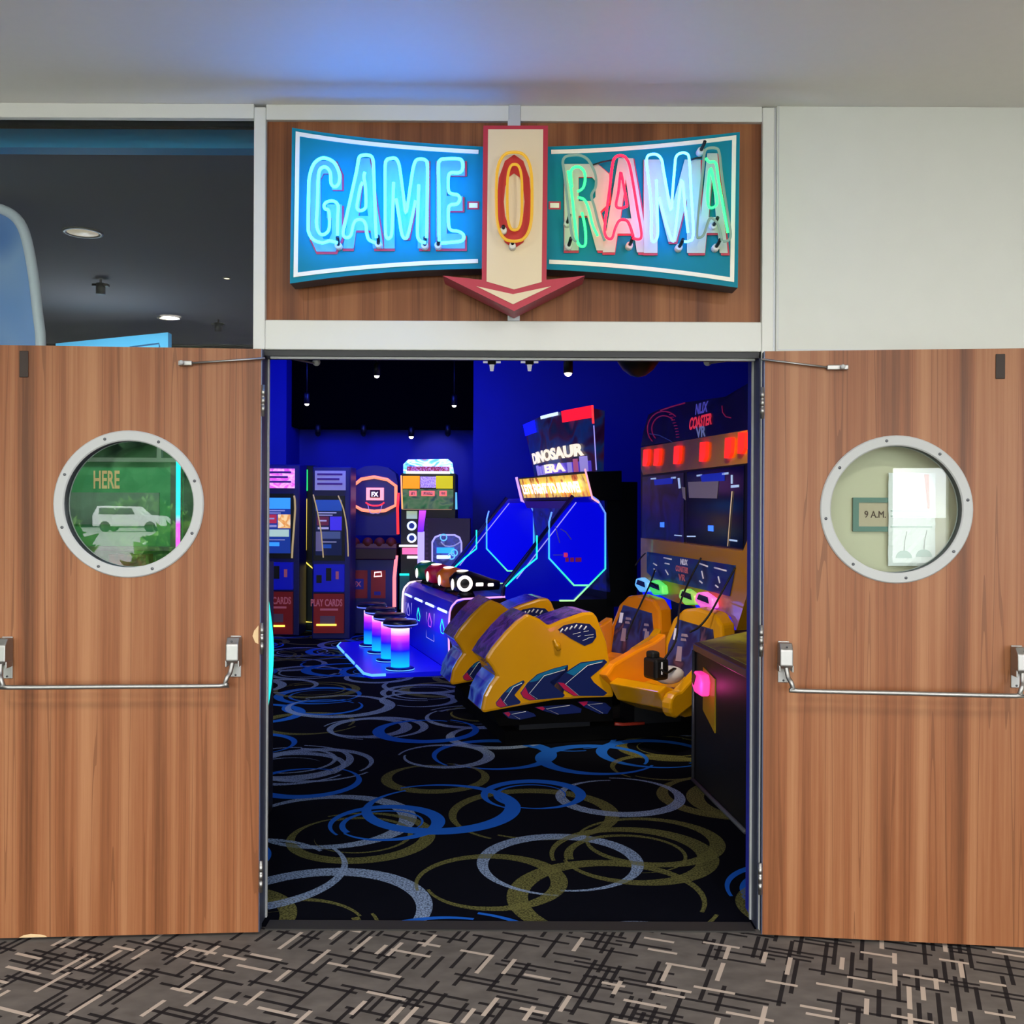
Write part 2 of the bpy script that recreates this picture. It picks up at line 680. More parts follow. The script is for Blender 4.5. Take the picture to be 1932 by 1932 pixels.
def glass_material(name, tint=(0.93, 0.97, 0.95), gain=1.0):
    m = bpy.data.materials.new(name)
    m.use_nodes = True
    t = NT(m)
    nt = m.node_tree
    nt.nodes.remove(nt.nodes['Principled BSDF'])
    out = nt.nodes['Material Output']
    tr = t.n('ShaderNodeBsdfTransparent')
    tr.inputs['Color'].default_value = (*tint, 1)
    gl = t.n('ShaderNodeBsdfGlossy')
    gl.inputs['Roughness'].default_value = 0.0
    fr = t.n('ShaderNodeFresnel')
    fr.inputs['IOR'].default_value = 1.45
    mx = t.n('ShaderNodeMixShader')
    t.put(mx.inputs[0], t.m('MINIMUM', t.m('MULTIPLY', fr.outputs[0], gain), 1.0))
    nt.links.new(tr.outputs[0], mx.inputs[1])
    nt.links.new(gl.outputs[0], mx.inputs[2])
    nt.links.new(mx.outputs[0], out.inputs['Surface'])
    MATS[name] = m
    return m


WOOD = wood_material('walnut_veneer', '#5f371e', '#8a5433', '#a3704c')
WOODP = wood_material('walnut_panel', '#5a3018', '#7c4826', '#945e38', 0.5)
FRAME = mat('white_enamel_frame', '#d3d3ce', 0.45, noise=0.03, nscale=6)
PANEL = mat('white_wall_panel', '#cfd0ca', 0.6, noise=0.03, nscale=9)
GREYTRIM = mat('grey_aluminium_trim', '#b9bcc2', 0.4, metal=0.2)
PLASTER = mat('ceiling_plaster', '#e6e4de', 0.55, noise=0.02, nscale=30, bump=0.03)
CREAMWALL = mat('cream_wall_paint', '#d9cfb4', 0.7, noise=0.03, nscale=4)
STEEL = mat('brushed_steel', '#a8a6a3', 0.45, metal=1.0, noise=0.05, nscale=60)
SILVER = mat('silver_paint', '#b6b7b6', 0.5, metal=0.0, spec=0.3)
DARKSTEEL = mat('dark_steel', '#50556a', 0.4, metal=0.5)
SCREWM = mat('screw_grey', '#5b5c60', 0.45, metal=0.6)
RUBBER = mat('black_rubber', '#0b0b0d', 0.6)
GLASS = glass_material('clear_glass')
BLUEWALL = mat('blue_wall_paint', '#161f9c', 0.7, noise=0.12, nscale=2.5)
BLACKCEIL = mat('black_ceiling_paint', '#020203', 0.95, noise=0.3, nscale=3, spec=0.05)
GREYCEIL = mat('dark_grey_ceiling_paint', '#626268', 0.9, noise=0.08, nscale=2)
TEALBEAM = mat('teal_blue_beam_paint', '#1c94d0', 0.6, noise=0.06, nscale=3)
CARPET = dash_carpet('dash_carpet')
SWIRL = swirl_carpet('swirl_carpet')
CHIP = mat('bare_wood_chip', '#d8b78a', 0.8, noise=0.1, nscale=50)

# ------------------------------------------------------------------ the setting
H = 3.105
struct(box('floor', -7, 7, -9.6, 0.0, -0.1, 0, CARPET), 'grey hall carpet with black and tan crossed dashes')
struct(box('floor_arcade', -7, 7, 0.0, 11.5, -0.1, 0, SWIRL), 'black arcade carpet with blue, grey and olive swirls')
struct(box('ceiling', -7, 7, -9.6, 0.14, H, H + 0.12, PLASTER), 'smooth grey hall ceiling')
struct(box('wall_left', -7.15, -7, -9.6, 11.5, -0.1, 3.72, PANEL), 'white side wall of the hall on the glass side')
struct(box('wall_right', 7, 7.15, -9.6, 11.5, -0.1, 3.72, PANEL), 'white side wall of the hall on the plaque side')
struct(box('wall_back', -7, 7, -9.75, -9.6, -0.1, 0.35, PANEL), 'low white wall under the window behind the viewer')
for i, (a, b_) in enumerate(((-7, -6.4), (-2.3, -1.9), (1.9, 2.95), (3.62, 3.8), (6.4, 7))):
    struct(box('wall_back_pier', a, b_, -9.75, -9.6, 0.35, H, PANEL), 'white pier between the panes of the window behind the viewer')
struct(box('wall_back_sill', 2.95, 3.62, -9.75, -9.6, 0.35, 0.9, PANEL), 'higher white sill under the narrow pane behind the viewer')
struct(box('wall_back_header', 2.95, 3.62, -9.75, -9.6, 2.12, H, PANEL), 'white header over the narrow pane behind the viewer')
# shopfront: posts, rails, panels
wr = struct(box('wall_front', 0.982, 7, 0.0, 0.14, 0, H, CREAMWALL), 'cream wall behind the door with the posted hours')
p_ = box('wall_panel', 0.99, 7, -0.014, 0.0, 2.178, H, PANEL, wr, bevel=0.003)
box('panel_edge', 0.998, 7, -0.0155, -0.0135, 2.186, 2.189, GREYTRIM, wr)
box('panel_edge', 0.996, 0.9985, -0.0155, -0.0135, 2.186, H, GREYTRIM, wr)
struct(box('trim_1', -0.979, -0.934, -0.012, 0.13, 2.18, H - 0.012, FRAME, bevel=0.004), 'white post between the glass and the door opening')
t2 = struct(box('trim_2', 0.937, 0.982, -0.012, 0.13, 0, H - 0.004, FRAME, bevel=0.004), 'white post beside the white wall panel')
box('shadow_gap_strip', 0.982, 0.990, -0.004, 0.01, 2.17, H - 0.002, GREYTRIM, t2)
struct(box('trim_3', -7, -0.979, -0.012, 0.018, 3.05, H, FRAME, bevel=0.003), 'white top rail over the tall glass')
struct(box('trim_4', -0.934, 0.937, -0.008, 0.13, 3.046, H, FRAME, bevel=0.003), 'white top rail over the sign')
struct(box('trim_5', -0.934, 0.937, -0.010, 0.13, 2.180, 2.292, FRAME, bevel=0.004), 'white lintel rail under the sign')
struct(box('trim_6', -0.020, 0.026, -0.014, 0.12, 2.292, H, GREYTRIM, bevel=0.003), 'grey mullion between the two wood panels behind the sign')
wf = thing('wall_front_wood', 'walnut infill panels behind the neon sign', None, kind='structure')
box('wood_panel', -0.934, -0.020, 0.012, 0.05, 2.292, 3.046, WOODP, wf)
box('wood_panel', 0.026, 0.937, 0.012, 0.05, 2.292, 3.046, WOODP, wf)
box('backing', -0.934, 0.937, 0.055, 0.12, 2.292, 3.046, BLACKCEIL, wf)
# steel door frame: reveal, stop, thin bright edge
df = thing('trim_7', 'dark steel frame lining the double door opening', None, kind='structure')
box('frame_jamb', -0.979, -0.946, 0.0, 0.10, 0, 2.180, DARKSTEEL, df)
box('frame_jamb', 0.932, 0.937, 0.0, 0.11, 0, 2.180, DARKSTEEL, df)
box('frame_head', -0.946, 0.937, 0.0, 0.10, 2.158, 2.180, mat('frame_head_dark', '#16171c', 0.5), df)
box('frame_edge', -0.947, -0.941, 0.085, 0.10, 0, 2.16, SILVER, df)
box('frame_edge', 0.926, 0.932, 0.085, 0.10, 0, 2.16, SILVER, df)
box('frame_edge', -0.92, 0.92, 0.02, 0.035, 2.150, 2.158, SILVER, df)
struct(box('trim_8', -0.92, 0.92, -0.03, 0.05, 0.0, 0.006, mat('threshold_strip', '#2a2622', 0.7)), 'thin dark threshold strip where the two carpets meet')
# tall glass on one side
win = thing('window_1', 'tall fixed glass beside the doors', None, kind='structure')
box('pane', -6.9, -0.979, 0.020, 0.028, 0.06, 3.1, GLASS, win)
box('window_sill', -7, -0.979, 0.0, 0.12, 0.0, 0.06, FRAME, win)
# arcade shell
struct(box('ceiling_arcade', -7, 7, 0.14, 11.5, 3.6, 3.72, BLACKCEIL), 'black arcade ceiling')
gc = struct(box('ceiling_grey', -7, -1.05, 0.42, 5.3, 3.075, 3.16, GREYCEIL), 'dark grey lowered ceiling added behind the tall glass for the mirrored hall ceiling')  # lowered ceiling added for the hall ceiling mirrored in the glass
box('bulkhead', -7, -1.05, 5.3, 5.4, 3.075, 3.6, BLACKCEIL, gc)
bm_ = struct(box('ceiling_beam', -7, -0.99, 0.34, 0.42, 3.065, 3.142, TEALBEAM), 'blue beam just inside the tall glass')
box('beam_groove', -7, -0.99, 0.335, 0.42, 3.142, 3.160, RUBBER, bm_)
box('beam_cap', -7, -0.99, 0.33, 0.42, 3.160, 3.3, TEALBEAM, bm_)
struct(box('wall_arcade_far', -3.2, -0.3, 10.31, 10.5, 0, 3.6, BLUEWALL), 'blue end wall behind the basketball machine')
struct(box('wall_arcade_side', -7, -3.05, 9.49, 10.5, 0, 3.6, BLUEWALL), 'blue wall behind the play card kiosks')
struct(box('wall_arcade_back', -0.52, 7, 9.3, 10.5, 0, 3.6, BLUEWALL), 'blue wall behind the shooting gallery machine')
bk = struct(box('ceiling_bulkhead', -3.05, -0.52, 9.8, 10.31, 2.69, 3.6, BLACKCEIL), 'black bulkhead hanging over the end wall')
box('wall_front_inside', 0.937, 7, 0.14, 0.2, 0, 3.6, BLUEWALL, wr)
box('header_inside', -7, 7, 0.14, 0.2, 3.1, 3.6, BLACKCEIL, wr)
struct(box('wall_arcade_end', -7, -3.0, 7.2, 7.3, 0, 3.6, mat('dark_partition_paint', '#15171d', 0.9, noise=0.2)), 'dark partition deep behind the tall glass')


# ------------------------------------------------------------------ double doors
def leaf_mesh(name, xa, xb, z0, z1, c, r, y0, y1, m, parent):
    bm = bmesh.new()
    angs = sorted([2 * math.pi * k / 72 for k in range(72)] +
                  [math.atan2(zz - c.z, xx - c.x) % (2 * math.pi) for xx in (xa, xb) for zz in (z0, z1)])

    def outer(a):
        dx, dz = math.cos(a), math.sin(a)
        ts = []
        if abs(dx) > 1e-9:
            ts.append(((xb if dx > 0 else xa) - c.x) / dx)
        if abs(dz) > 1e-9:
            ts.append(((z1 if dz > 0 else z0) - c.z) / dz)
        k = min(t for t in ts if t > 0)
        return c.x + dx * k, c.z + dz * k
    L = []
    for a in angs:
        ox, oz = outer(a)
        ix, iz = c.x + r * math.cos(a), c.z + r * math.sin(a)
        L.append([bm.verts.new((ox, y0, oz)), bm.verts.new((ix, y0, iz)), bm.verts.new((ix, y1, iz)), bm.verts.new((ox, y1, oz))])
    n = len(L)
    for i in range(n):
        A, B = L[i], L[(i + 1) % n]
        for k in range(4):
            bm.faces.new((A[k], A[(k + 1) % 4], B[(k + 1) % 4], B[k]))
    return from_bm(name, bm, m, parent)


def ring_mesh(name, c, r0, r1, y0, y1, m, parent, seg=72):
    return lathe_ring(name, c, r0, r1, y0, y1, m, parent, seg)


def lathe_ring(name, c, r0, r1, y0, y1, m, parent, seg=72):
    bm = bmesh.new()
    L = []
    ch = min(0.004, (r1 - r0) / 4)
    prof = [(r0, y1), (r0, y0 + ch), (r0 + ch, y0), (r1 - ch, y0), (r1, y0 + ch), (r1, y1)]
    for k in range(seg):
        a = 2 * math.pi * k / seg
        L.append([bm.verts.new((c.x + r * math.cos(a), y, c.z + r * math.sin(a))) for r, y in prof])
    for i in range(seg):
        A, B = L[i], L[(i + 1) % seg]
        for k in range(len(prof)):
            bm.faces.new((A[k], A[(k + 1) % len(prof)], B[(k + 1) % len(prof)], B[k]))
    return from_bm(name, bm, m, parent)


def door(n, s, px_h, px_f, th, cpx, angs0, label):
    R = Rig('door_%d' % n, label, None, px_h, 3.618, s * -th, kind='structure')
    ro = R.root
    zt, zb = 2.172, 0.012
    xf = R.y(px_f, 950).x
    c = R.y(*cpx)
    lf = leaf_mesh('leaf', min(0, xf), max(0, xf), zb, zt, c, 0.238, 0, 0.045, WOOD, ro)
    lathe_ring('porthole_liner', c, 0.233, 0.239, 0.0005, 0.044, mat('porthole_liner_paint', '#24282c', 0.5), ro)
    rg = lathe_ring('porthole_ring', c, 0.232, 0.270, -0.008, 0.0, SILVER, ro)
    lathe_ring('porthole_ring', c, 0.232, 0.270, 0.045, 0.053, SILVER, ro)
    for k in range(8):
        a = UD(angs0 + 45 * k)
        p = (c.x + 0.252 * math.cos(a), -0.008, c.z + 0.252 * math.sin(a))
        lathe('screw', [(0.0055, 0), (0.0055, -0.0015), (0.003, -0.0025)], p, SCREWM, rg, 'Y', 10)
    bm = bmesh.new()
    bmesh.ops.create_cone(bm, segments=48, radius1=0.235, radius2=0.235, depth=0.006, cap_ends=True)
    for v in bm.verts:
        v.co = Vector((c.x + v.co.x, 0.024 + v.co.z, c.z + v.co.y))
    from_bm('pane', bm, GLASS, ro)
    return R


DL = door(1, -1, 490, -10, 0.066, (244, 951), 20, 'walnut door with a round window, folded back over the tall glass')
DR = door(2, 1, 1441, 1943, 0.105, (1690, 961), 8, 'walnut door with a round window, folded back over the posted hours')

# push bars
for R, s, brx, bry, bar_end in ((DL, -1, (434, 457), (1199, 1247, 1254, 1277), (44, 1297)), (DR, 1, (1466, 1490), (1209, 1257, 1264, 1287), (1888, 1317))):
    ro = R.root
    a, b_ = R.y(brx[0], bry[0]), R.y(brx[1], bry[1])
    x0, x1 = min(a.x, b_.x), max(a.x, b_.x)
    zc1, zc0 = a.z, b_.z
    base0, base1 = R.y(brx[0], bry[3]).z, a.z
    dy = -0.085

    def bracket(x0, x1, prt):
        k = box('bracket_plate', x0 + 0.003, x1 - 0.003, -0.006, 0.0, base0, base1, STEEL, prt, bevel=0.002)
        # arched hood
        pts = [(x0, -0.006, zc1 - 0.004), (x0, -0.05, zc1 + 0.0), (x0, -0.072, zc1 - 0.025), (x0, -0.074, zc0 + 0.012), (x0, -0.062, zc0), (x0, -0.006, zc0 + 0.002)]
        prism('bracket_hood', pts, (x1 - x0, 0, 0), STEEL, prt, bevel=0.004)
        for sx in (x0 - 0.003, x1 - 0.003):
            box('bracket_ear', sx, sx + 0.006, -0.068, -0.02, zc0 - 0.012, zc0 + 0.012, STEEL, prt, bevel=0.002)
        for zz in (base0 + 0.008, zc1 - 0.012):
            lathe('screw', [(0.004, 0), (0.004, -0.002)], ((x0 + x1) / 2, -0.006 if zz < zc0 else -0.075, zz), SCREWM, prt, 'Y', 8)
    bracket(x0, x1, ro)
    xm = (x0 + x1) / 2
    elbow = R.y(432 if s < 0 else 1491, 1294 if s < 0 else 1303, dy)
    e2 = R.y(bar_end[0], bar_end[1], dy)
    zb = elbow.z
    xo = R.y(15 if s < 0 else 1917, 1240).x
    bracket(xo - 0.022, xo + 0.022, ro)
    tube('push_bar', [(xm, -0.055, zc0 + 0.01), (xm + s * 0.006, -0.07, zc0 - 0.03), (xm + s * 0.014, dy, zb + 0.03), (xm + s * 0.022, dy, zb + 0.008),
                      (xm + s * 0.04, dy, zb), ((xm + xo) / 2, dy, zb), (xo - s * 0.04, dy, zb), (xo - s * 0.022, dy, zb + 0.008), (xo - s * 0.014, dy, zb + 0.03),
                      (xo - s * 0.006, -0.07, zc0 - 0.03), (xo, -0.055, zc0 + 0.01)], 0.0085, STEEL, ro, seg=12, smooth=3)
    # hinges
    for zz in (1.98, 1.1, 0.22):
        k = tube('hinge', [(-s * 0.010, -0.006, zz - 0.058), (-s * 0.010, -0.006, zz + 0.058)], 0.007, STEEL, ro, seg=10)
        for q in (-0.03, 0.0, 0.03):
            tube('hinge_knuckle', [(-s * 0.010, -0.006, zz + q - 0.012), (-s * 0.010, -0.006, zz + q + 0.012)], 0.0082, STEEL, k, seg=10)
    box('edge_band', min(-s * 0.004, 0.0), max(-s * 0.004, 0.0), 0.001, 0.044, 0.012, 2.172, DARKSTEEL, ro)
    # closer arm on the leaf
    if s < 0:
        sh, cor, inn = (337, 686, 363), (500, 676), (597, 684)
    else:
        sh, cor, inn = (1600, 694, 1560), (1437, 678), (1340, 684)
    a = R.y(sh[0], sh[1] + 4, -0.012)
    b2 = R.y(sh[2], sh[1] - 5, -0.012)
    shoe = box('closer_shoe', min(a.x, b2.x), max(a.x, b2.x), -0.022, 0.0, min(a.z, b2.z), max(a.z, b2.z), STEEL, ro, bevel=0.003)
    lathe('closer_pivot', [(0.008, 0.0), (0.009, -0.012), (0.005, -0.016)], ((a.x * 0.7 + b2.x * 0.3), -0.022, (a.z + b2.z) / 2), SILVER, shoe, 'Y', 12)
    tube('closer_arm', [(b2.x, -0.014, (a.z + b2.z) / 2 + 0.001), R.y(*cor, -0.016)], 0.0042, STEEL, ro)
    box('latch_plate', *sorted((R.y(37 if s < 0 else 1878, 690).x, R.y(54 if s < 0 else 1896, 690).x)), -0.004, 0.0, R.y(45, 712).z if s < 0 else R.y(1885, 715).z,
        R.y(45, 662).z if s < 0 else R.y(1885, 668).z, mat('dark_latch', '#2b1a10', 0.6), ro, bevel=0.002)

# chipped veneer at the foot of the doors
c0 = DL.y(45, 1764)
prism('veneer_chip', [(DL.y(px, 900).x, -0.001, 0.0125 + h) for px, h in ((40, 0), (48, 0.008), (62, 0.013), (80, 0.010), (90, 0.005), (93, 0))], (0, 0.003, 0), CHIP, DL.root)
prism('veneer_chip', [(DL.y(px, 900).x, -0.001, DL.y(480, py).z) for px, py in ((489, 1180), (481, 1190), (478, 1200), (483, 1212), (489, 1215))], (0, 0.003, 0), CHIP, DL.root)

# closer arms under the door head, with their round end stops
for px_c, px_i, lab in ((505, 597, 'slim steel closer arm with a white ball end under the door head'), (1432, 1335, 'slim steel closer arm under the door head beside the coaster machine')):
    a, b_ = W(px_c, 672, 3.70), W(px_i, 684, 3.92)
    a.x = max(-0.926, min(0.926, a.x))
    t_ = thing('closer_arm', lab, 'door closer', (b_.x, b_.y, b_.z))
    tube('rod', [Vector((a.x, 0.01, 2.165)) - b_, Vector((0, 0, -0.004))], 0.004, STEEL, t_)
    ellipsoid('end_stop', (0, 0, 0.002), (0.016, 0.016, 0.016), SILVER, t_)
    tube('stem', [(0, 0, 0.01), (0, 0, 2.3 - b_.z)], 0.003, DARKSTEEL, t_)

# ------------------------------------------------------------------ neon sign over the doors
TEAL = mat('sign_teal_enamel', '#0c7c90', 0.5, noise=0.04, nscale=5, spec=0.12)
SLATE = mat('sign_return_slate', '#2b3440', 0.5)
CRIM = mat('sign_crimson_enamel', '#b01733', 0.45, noise=0.05, nscale=6)
CRIMD = mat('sign_crimson_return', '#a5344a', 0.5)
CREAM = mat('sign_cream_enamel', '#ddc9a6', 0.5, noise=0.03, nscale=8)
OFFW = mat('sign_offwhite_line', '#e9e6d4', 0.5)
LETTER = mat('painted_letter_neon_lit', '#5a9fb8', 0.5)  # cream letters with the blue neon light put into their colour
LETTER2 = mat('painted_letter_cream', '#b4bcae', 0.5)
REDLINE = mat('painted_letter_red', '#b3203c', 0.5)
REDO = mat('painted_o_red', '#b8160c', 0.5)
N_CYAN = neon('neon_cyan', '#2288ff', 18.0)
N_GOLD = neon('neon_gold_dim', '#e8b020', 0.9)
N_GREEN = neon('neon_green', '#20d858', 5.0)
N_RED = neon('neon_red', '#ff0820', 9.0)
N_BLUE = neon('neon_sky_blue', '#3c90ff', 12.0)
N_PALE = neon('neon_unlit_glass', '#9fc9b4', 0.5)
CAPW = mat('electrode_cup_white', '#cfcfc8', 0.4)
CAPB = mat('electrode_black', '#08090b', 0.4)

sg = Rig('neon_sign', 'neon arcade sign with glowing cyan, red and green letters and a red arrow', 'sign', 966, 3.575, 0.0, z=2.3)
ZO = 2.3


def c1(p):
    return (520 + p[0] * 0.2381, 220 + p[1] * 0.2381)


def c2(p):
    return (960 + p[0] * 0.2381, 220 + p[1] * 0.2381)


def curve_pts(p0, p1, p2, n=10):
    return [((1 - t) ** 2 * p0[0] + 2 * t * (1 - t) * p1[0] + t * t * p2[0], (1 - t) ** 2 * p0[1] + 2 * t * (1 - t) * p1[1] + t * t * p2[1]) for t in [i / n for i in range(n + 1)]]


def wing(name, outline, border):
    body = sg.poly(name, outline, 0.0, 0.095, SLATE)
    body.data.materials.append(TEAL)
    for p in body.data.polygons:
        if p.normal.y < -0.9 or (abs(p.normal.x) > 0.9):
            p.material_index = 1
    tube_pts = [sg.y(*p, 0.0) for p in border]
    bm = bmesh.new()
    hw = 0.0075
    L = []
    for i, p in enumerate(tube_pts):
        a = tube_pts[max(i - 1, 0)]
        b = tube_pts[min(i + 1, len(tube_pts) - 1)]
        d1 = (p - a).normalized() if i > 0 else (b - p).normalized()
        d2 = (b - p).normalized() if i < len(tube_pts) - 1 else d1
        n1 = Vector((-d1.z, 0, d1.x))
        n2 = Vector((-d2.z, 0, d2.x))
        nn = (n1 + n2).normalized()
        k = hw / max(0.3, nn.dot(n1))
        L.append([bm.verts.new(p + nn * k + Vector((0, -0.003, 0))), bm.verts.new(p - nn * k + Vector((0, -0.003, 0))),
                  bm.verts.new(p - nn * k), bm.verts.new(p + nn * k)])
    for A, B in zip(L, L[1:]):
        for k in range(4):
            bm.faces.new((A[k], A[(k + 1) % 4], B[(k + 1) % 4], B[k]))
    from_bm('border_line', bm, OFFW, body)
    return body


topL = curve_pts((551, 241), (700, 266), (915, 277))
botL = curve_pts((915, 507), (720, 508), (547, 535))
brdL = curve_pts((903, 287), (700, 277), (562, 253)) + [(560, 522)][0:0] + curve_pts((558, 519), (720, 497), (902, 493))
wl = wing('sign_wing', topL + botL, brdL)
topR = curve_pts((1025, 277), (1200, 272), (1396, 249))
botR = curve_pts((1392, 543), (1210, 516), (1025, 508))
brdR = curve_pts((1040, 287), (1200, 284), (1385, 260)) + curve_pts((1381, 528), (1210, 501), (1036, 494))
wr2 = wing('sign_wing', topR + botR, brdR)

# arrow
ar = sg.poly('arrow_stem', [(912, 237), (1034, 237), (1031, 530), (970, 545), (909, 530)], -0.05, 0.14, CRIM)
sg.poly('arrow_stem_face', [(921, 244), (1025, 244), (1022, 532), (970, 546), (918, 531)], -0.053, 0.003, CREAM, ar)
hd = sg.poly('arrow_head', [(835, 520), (909, 528), (966, 543), (1031, 528), (1104, 520), (970, 587)], -0.051, 0.135, CRIMD)
hd.data.materials.append(CRIM)
for p in hd.data.polygons:
    if p.normal.y < -0.9:
        p.material_index = 1
sg.poly('arrow_head_chevron', [(899, 540), (968, 555), (1040, 540), (968, 574)], -0.054, 0.003, CREAM, hd)

# painted letters behind the tubes: bold condensed capitals cut as plates
GLYPH = {
    'G': ([(1, .68), (1, .85), (.8, 1), (.2, 1), (0, .85), (0, .15), (.2, 0), (.8, 0), (1, .15), (1, .52), (.52, .52), (.52, .37), (.68, .37), (.68, .2), (.6, .14), (.42, .14), (.33, .2), (.33, .8), (.42, .86), (.6, .86), (.68, .8), (.68, .68)], None),
    'A': ([(0, 0), (.34, 1), (.66, 1), (1, 0), (.74, 0), (.68, .2), (.32, .2), (.26, 0)], [(.38, .36), (.62, .36), (.5, .78)]),
    'M': ([(0, 0), (0, 1), (.28, 1), (.5, .5), (.72, 1), (1, 1), (1, 0), (.76, 0), (.76, .58), (.57, .12), (.43, .12), (.24, .58), (.24, 0)], None),
    'E': ([(0, 0), (0, 1), (1, 1), (1, .83), (.36, .83), (.36, .6), (.92, .6), (.92, .43), (.36, .43), (.36, .17), (1, .17), (1, 0)], None),
    'R': ([(0, 0), (0, 1), (.7, 1), (.95, .88), (.95, .55), (.76, .45), (1, 0), (.68, 0), (.48, .4), (.3, .4), (.3, 0)], [(.3, .57), (.3, .85), (.58, .85), (.66, .8), (.66, .62), (.58, .57)]),
}


def plate_letter(name, ch, f, x0, x1, y0, y1, c, thick, m, parent):
    bm = bmesh.new()
    ed = []
    for loop in GLYPH[ch]:
        if loop:
            vv = [bm.verts.new(sg.y(*f((x0 + (x1 - x0) * u, y1 + (y0 - y1) * v)), c)) for u, v in loop]
            ed += [bm.edges.new((vv[i], vv[(i + 1) % len(vv)])) for i in range(len(vv))]
    bmesh.ops.triangle_fill(bm, edges=ed, use_beauty=True)
    r = bmesh.ops.extrude_face_region(bm, geom=list(bm.faces))
    for g in r['geom']:
        if isinstance(g, bmesh.types.BMVert):
            g.co.y += thick
    return from_bm(name, bm, m, parent)


for i, (ch, f, x0, x1, y0, y1, prt) in enumerate((('G', c1, 275, 525, 350, 1070, wl), ('A', c1, 535, 855, 330, 1045, wl), ('M', c1, 860, 1210, 350, 1045, wl), ('E', c1, 1275, 1500, 350, 1045, wl),
                                                  ('R', c2, 440, 815, 375, 1060, wr2), ('A', c2, 745, 1110, 330, 1075, wr2), ('M', c2, 1070, 1520, 340, 1080, wr2), ('A', c2, 1490, 1735, 290, 1080, wr2))):
    k = 0.0009 * i
    plate_letter('painted_letter', ch, f, x0, x1, y0, y1, -0.0045 - k, 0.002, LETTER if f is c1 else LETTER2, prt)
    plate_letter('painted_letter_outline', ch, f, x0 - 4, x1 + 16, y0 + 4, y1 + 20, -0.0025 - k, 0.002, REDLINE, prt)
sg.text('painted_letter', 'O', [(937, 470), (1003, 470), (1003, 292), (937, 292)], -0.053, REDO, ar, bold=0.03, lift=0.001)
for x0, x1, c in ((885, 901, 0.0), (1038, 1055, 0.0)):
    sg.rect('painted_hyphen', x0, 383, x1, 392, c - 0.004, 0.004, OFFW)
    sg.rect('painted_hyphen_outline', x0 - 3, 380, x1 + 3, 395, c - 0.002, 0.002, REDLINE)

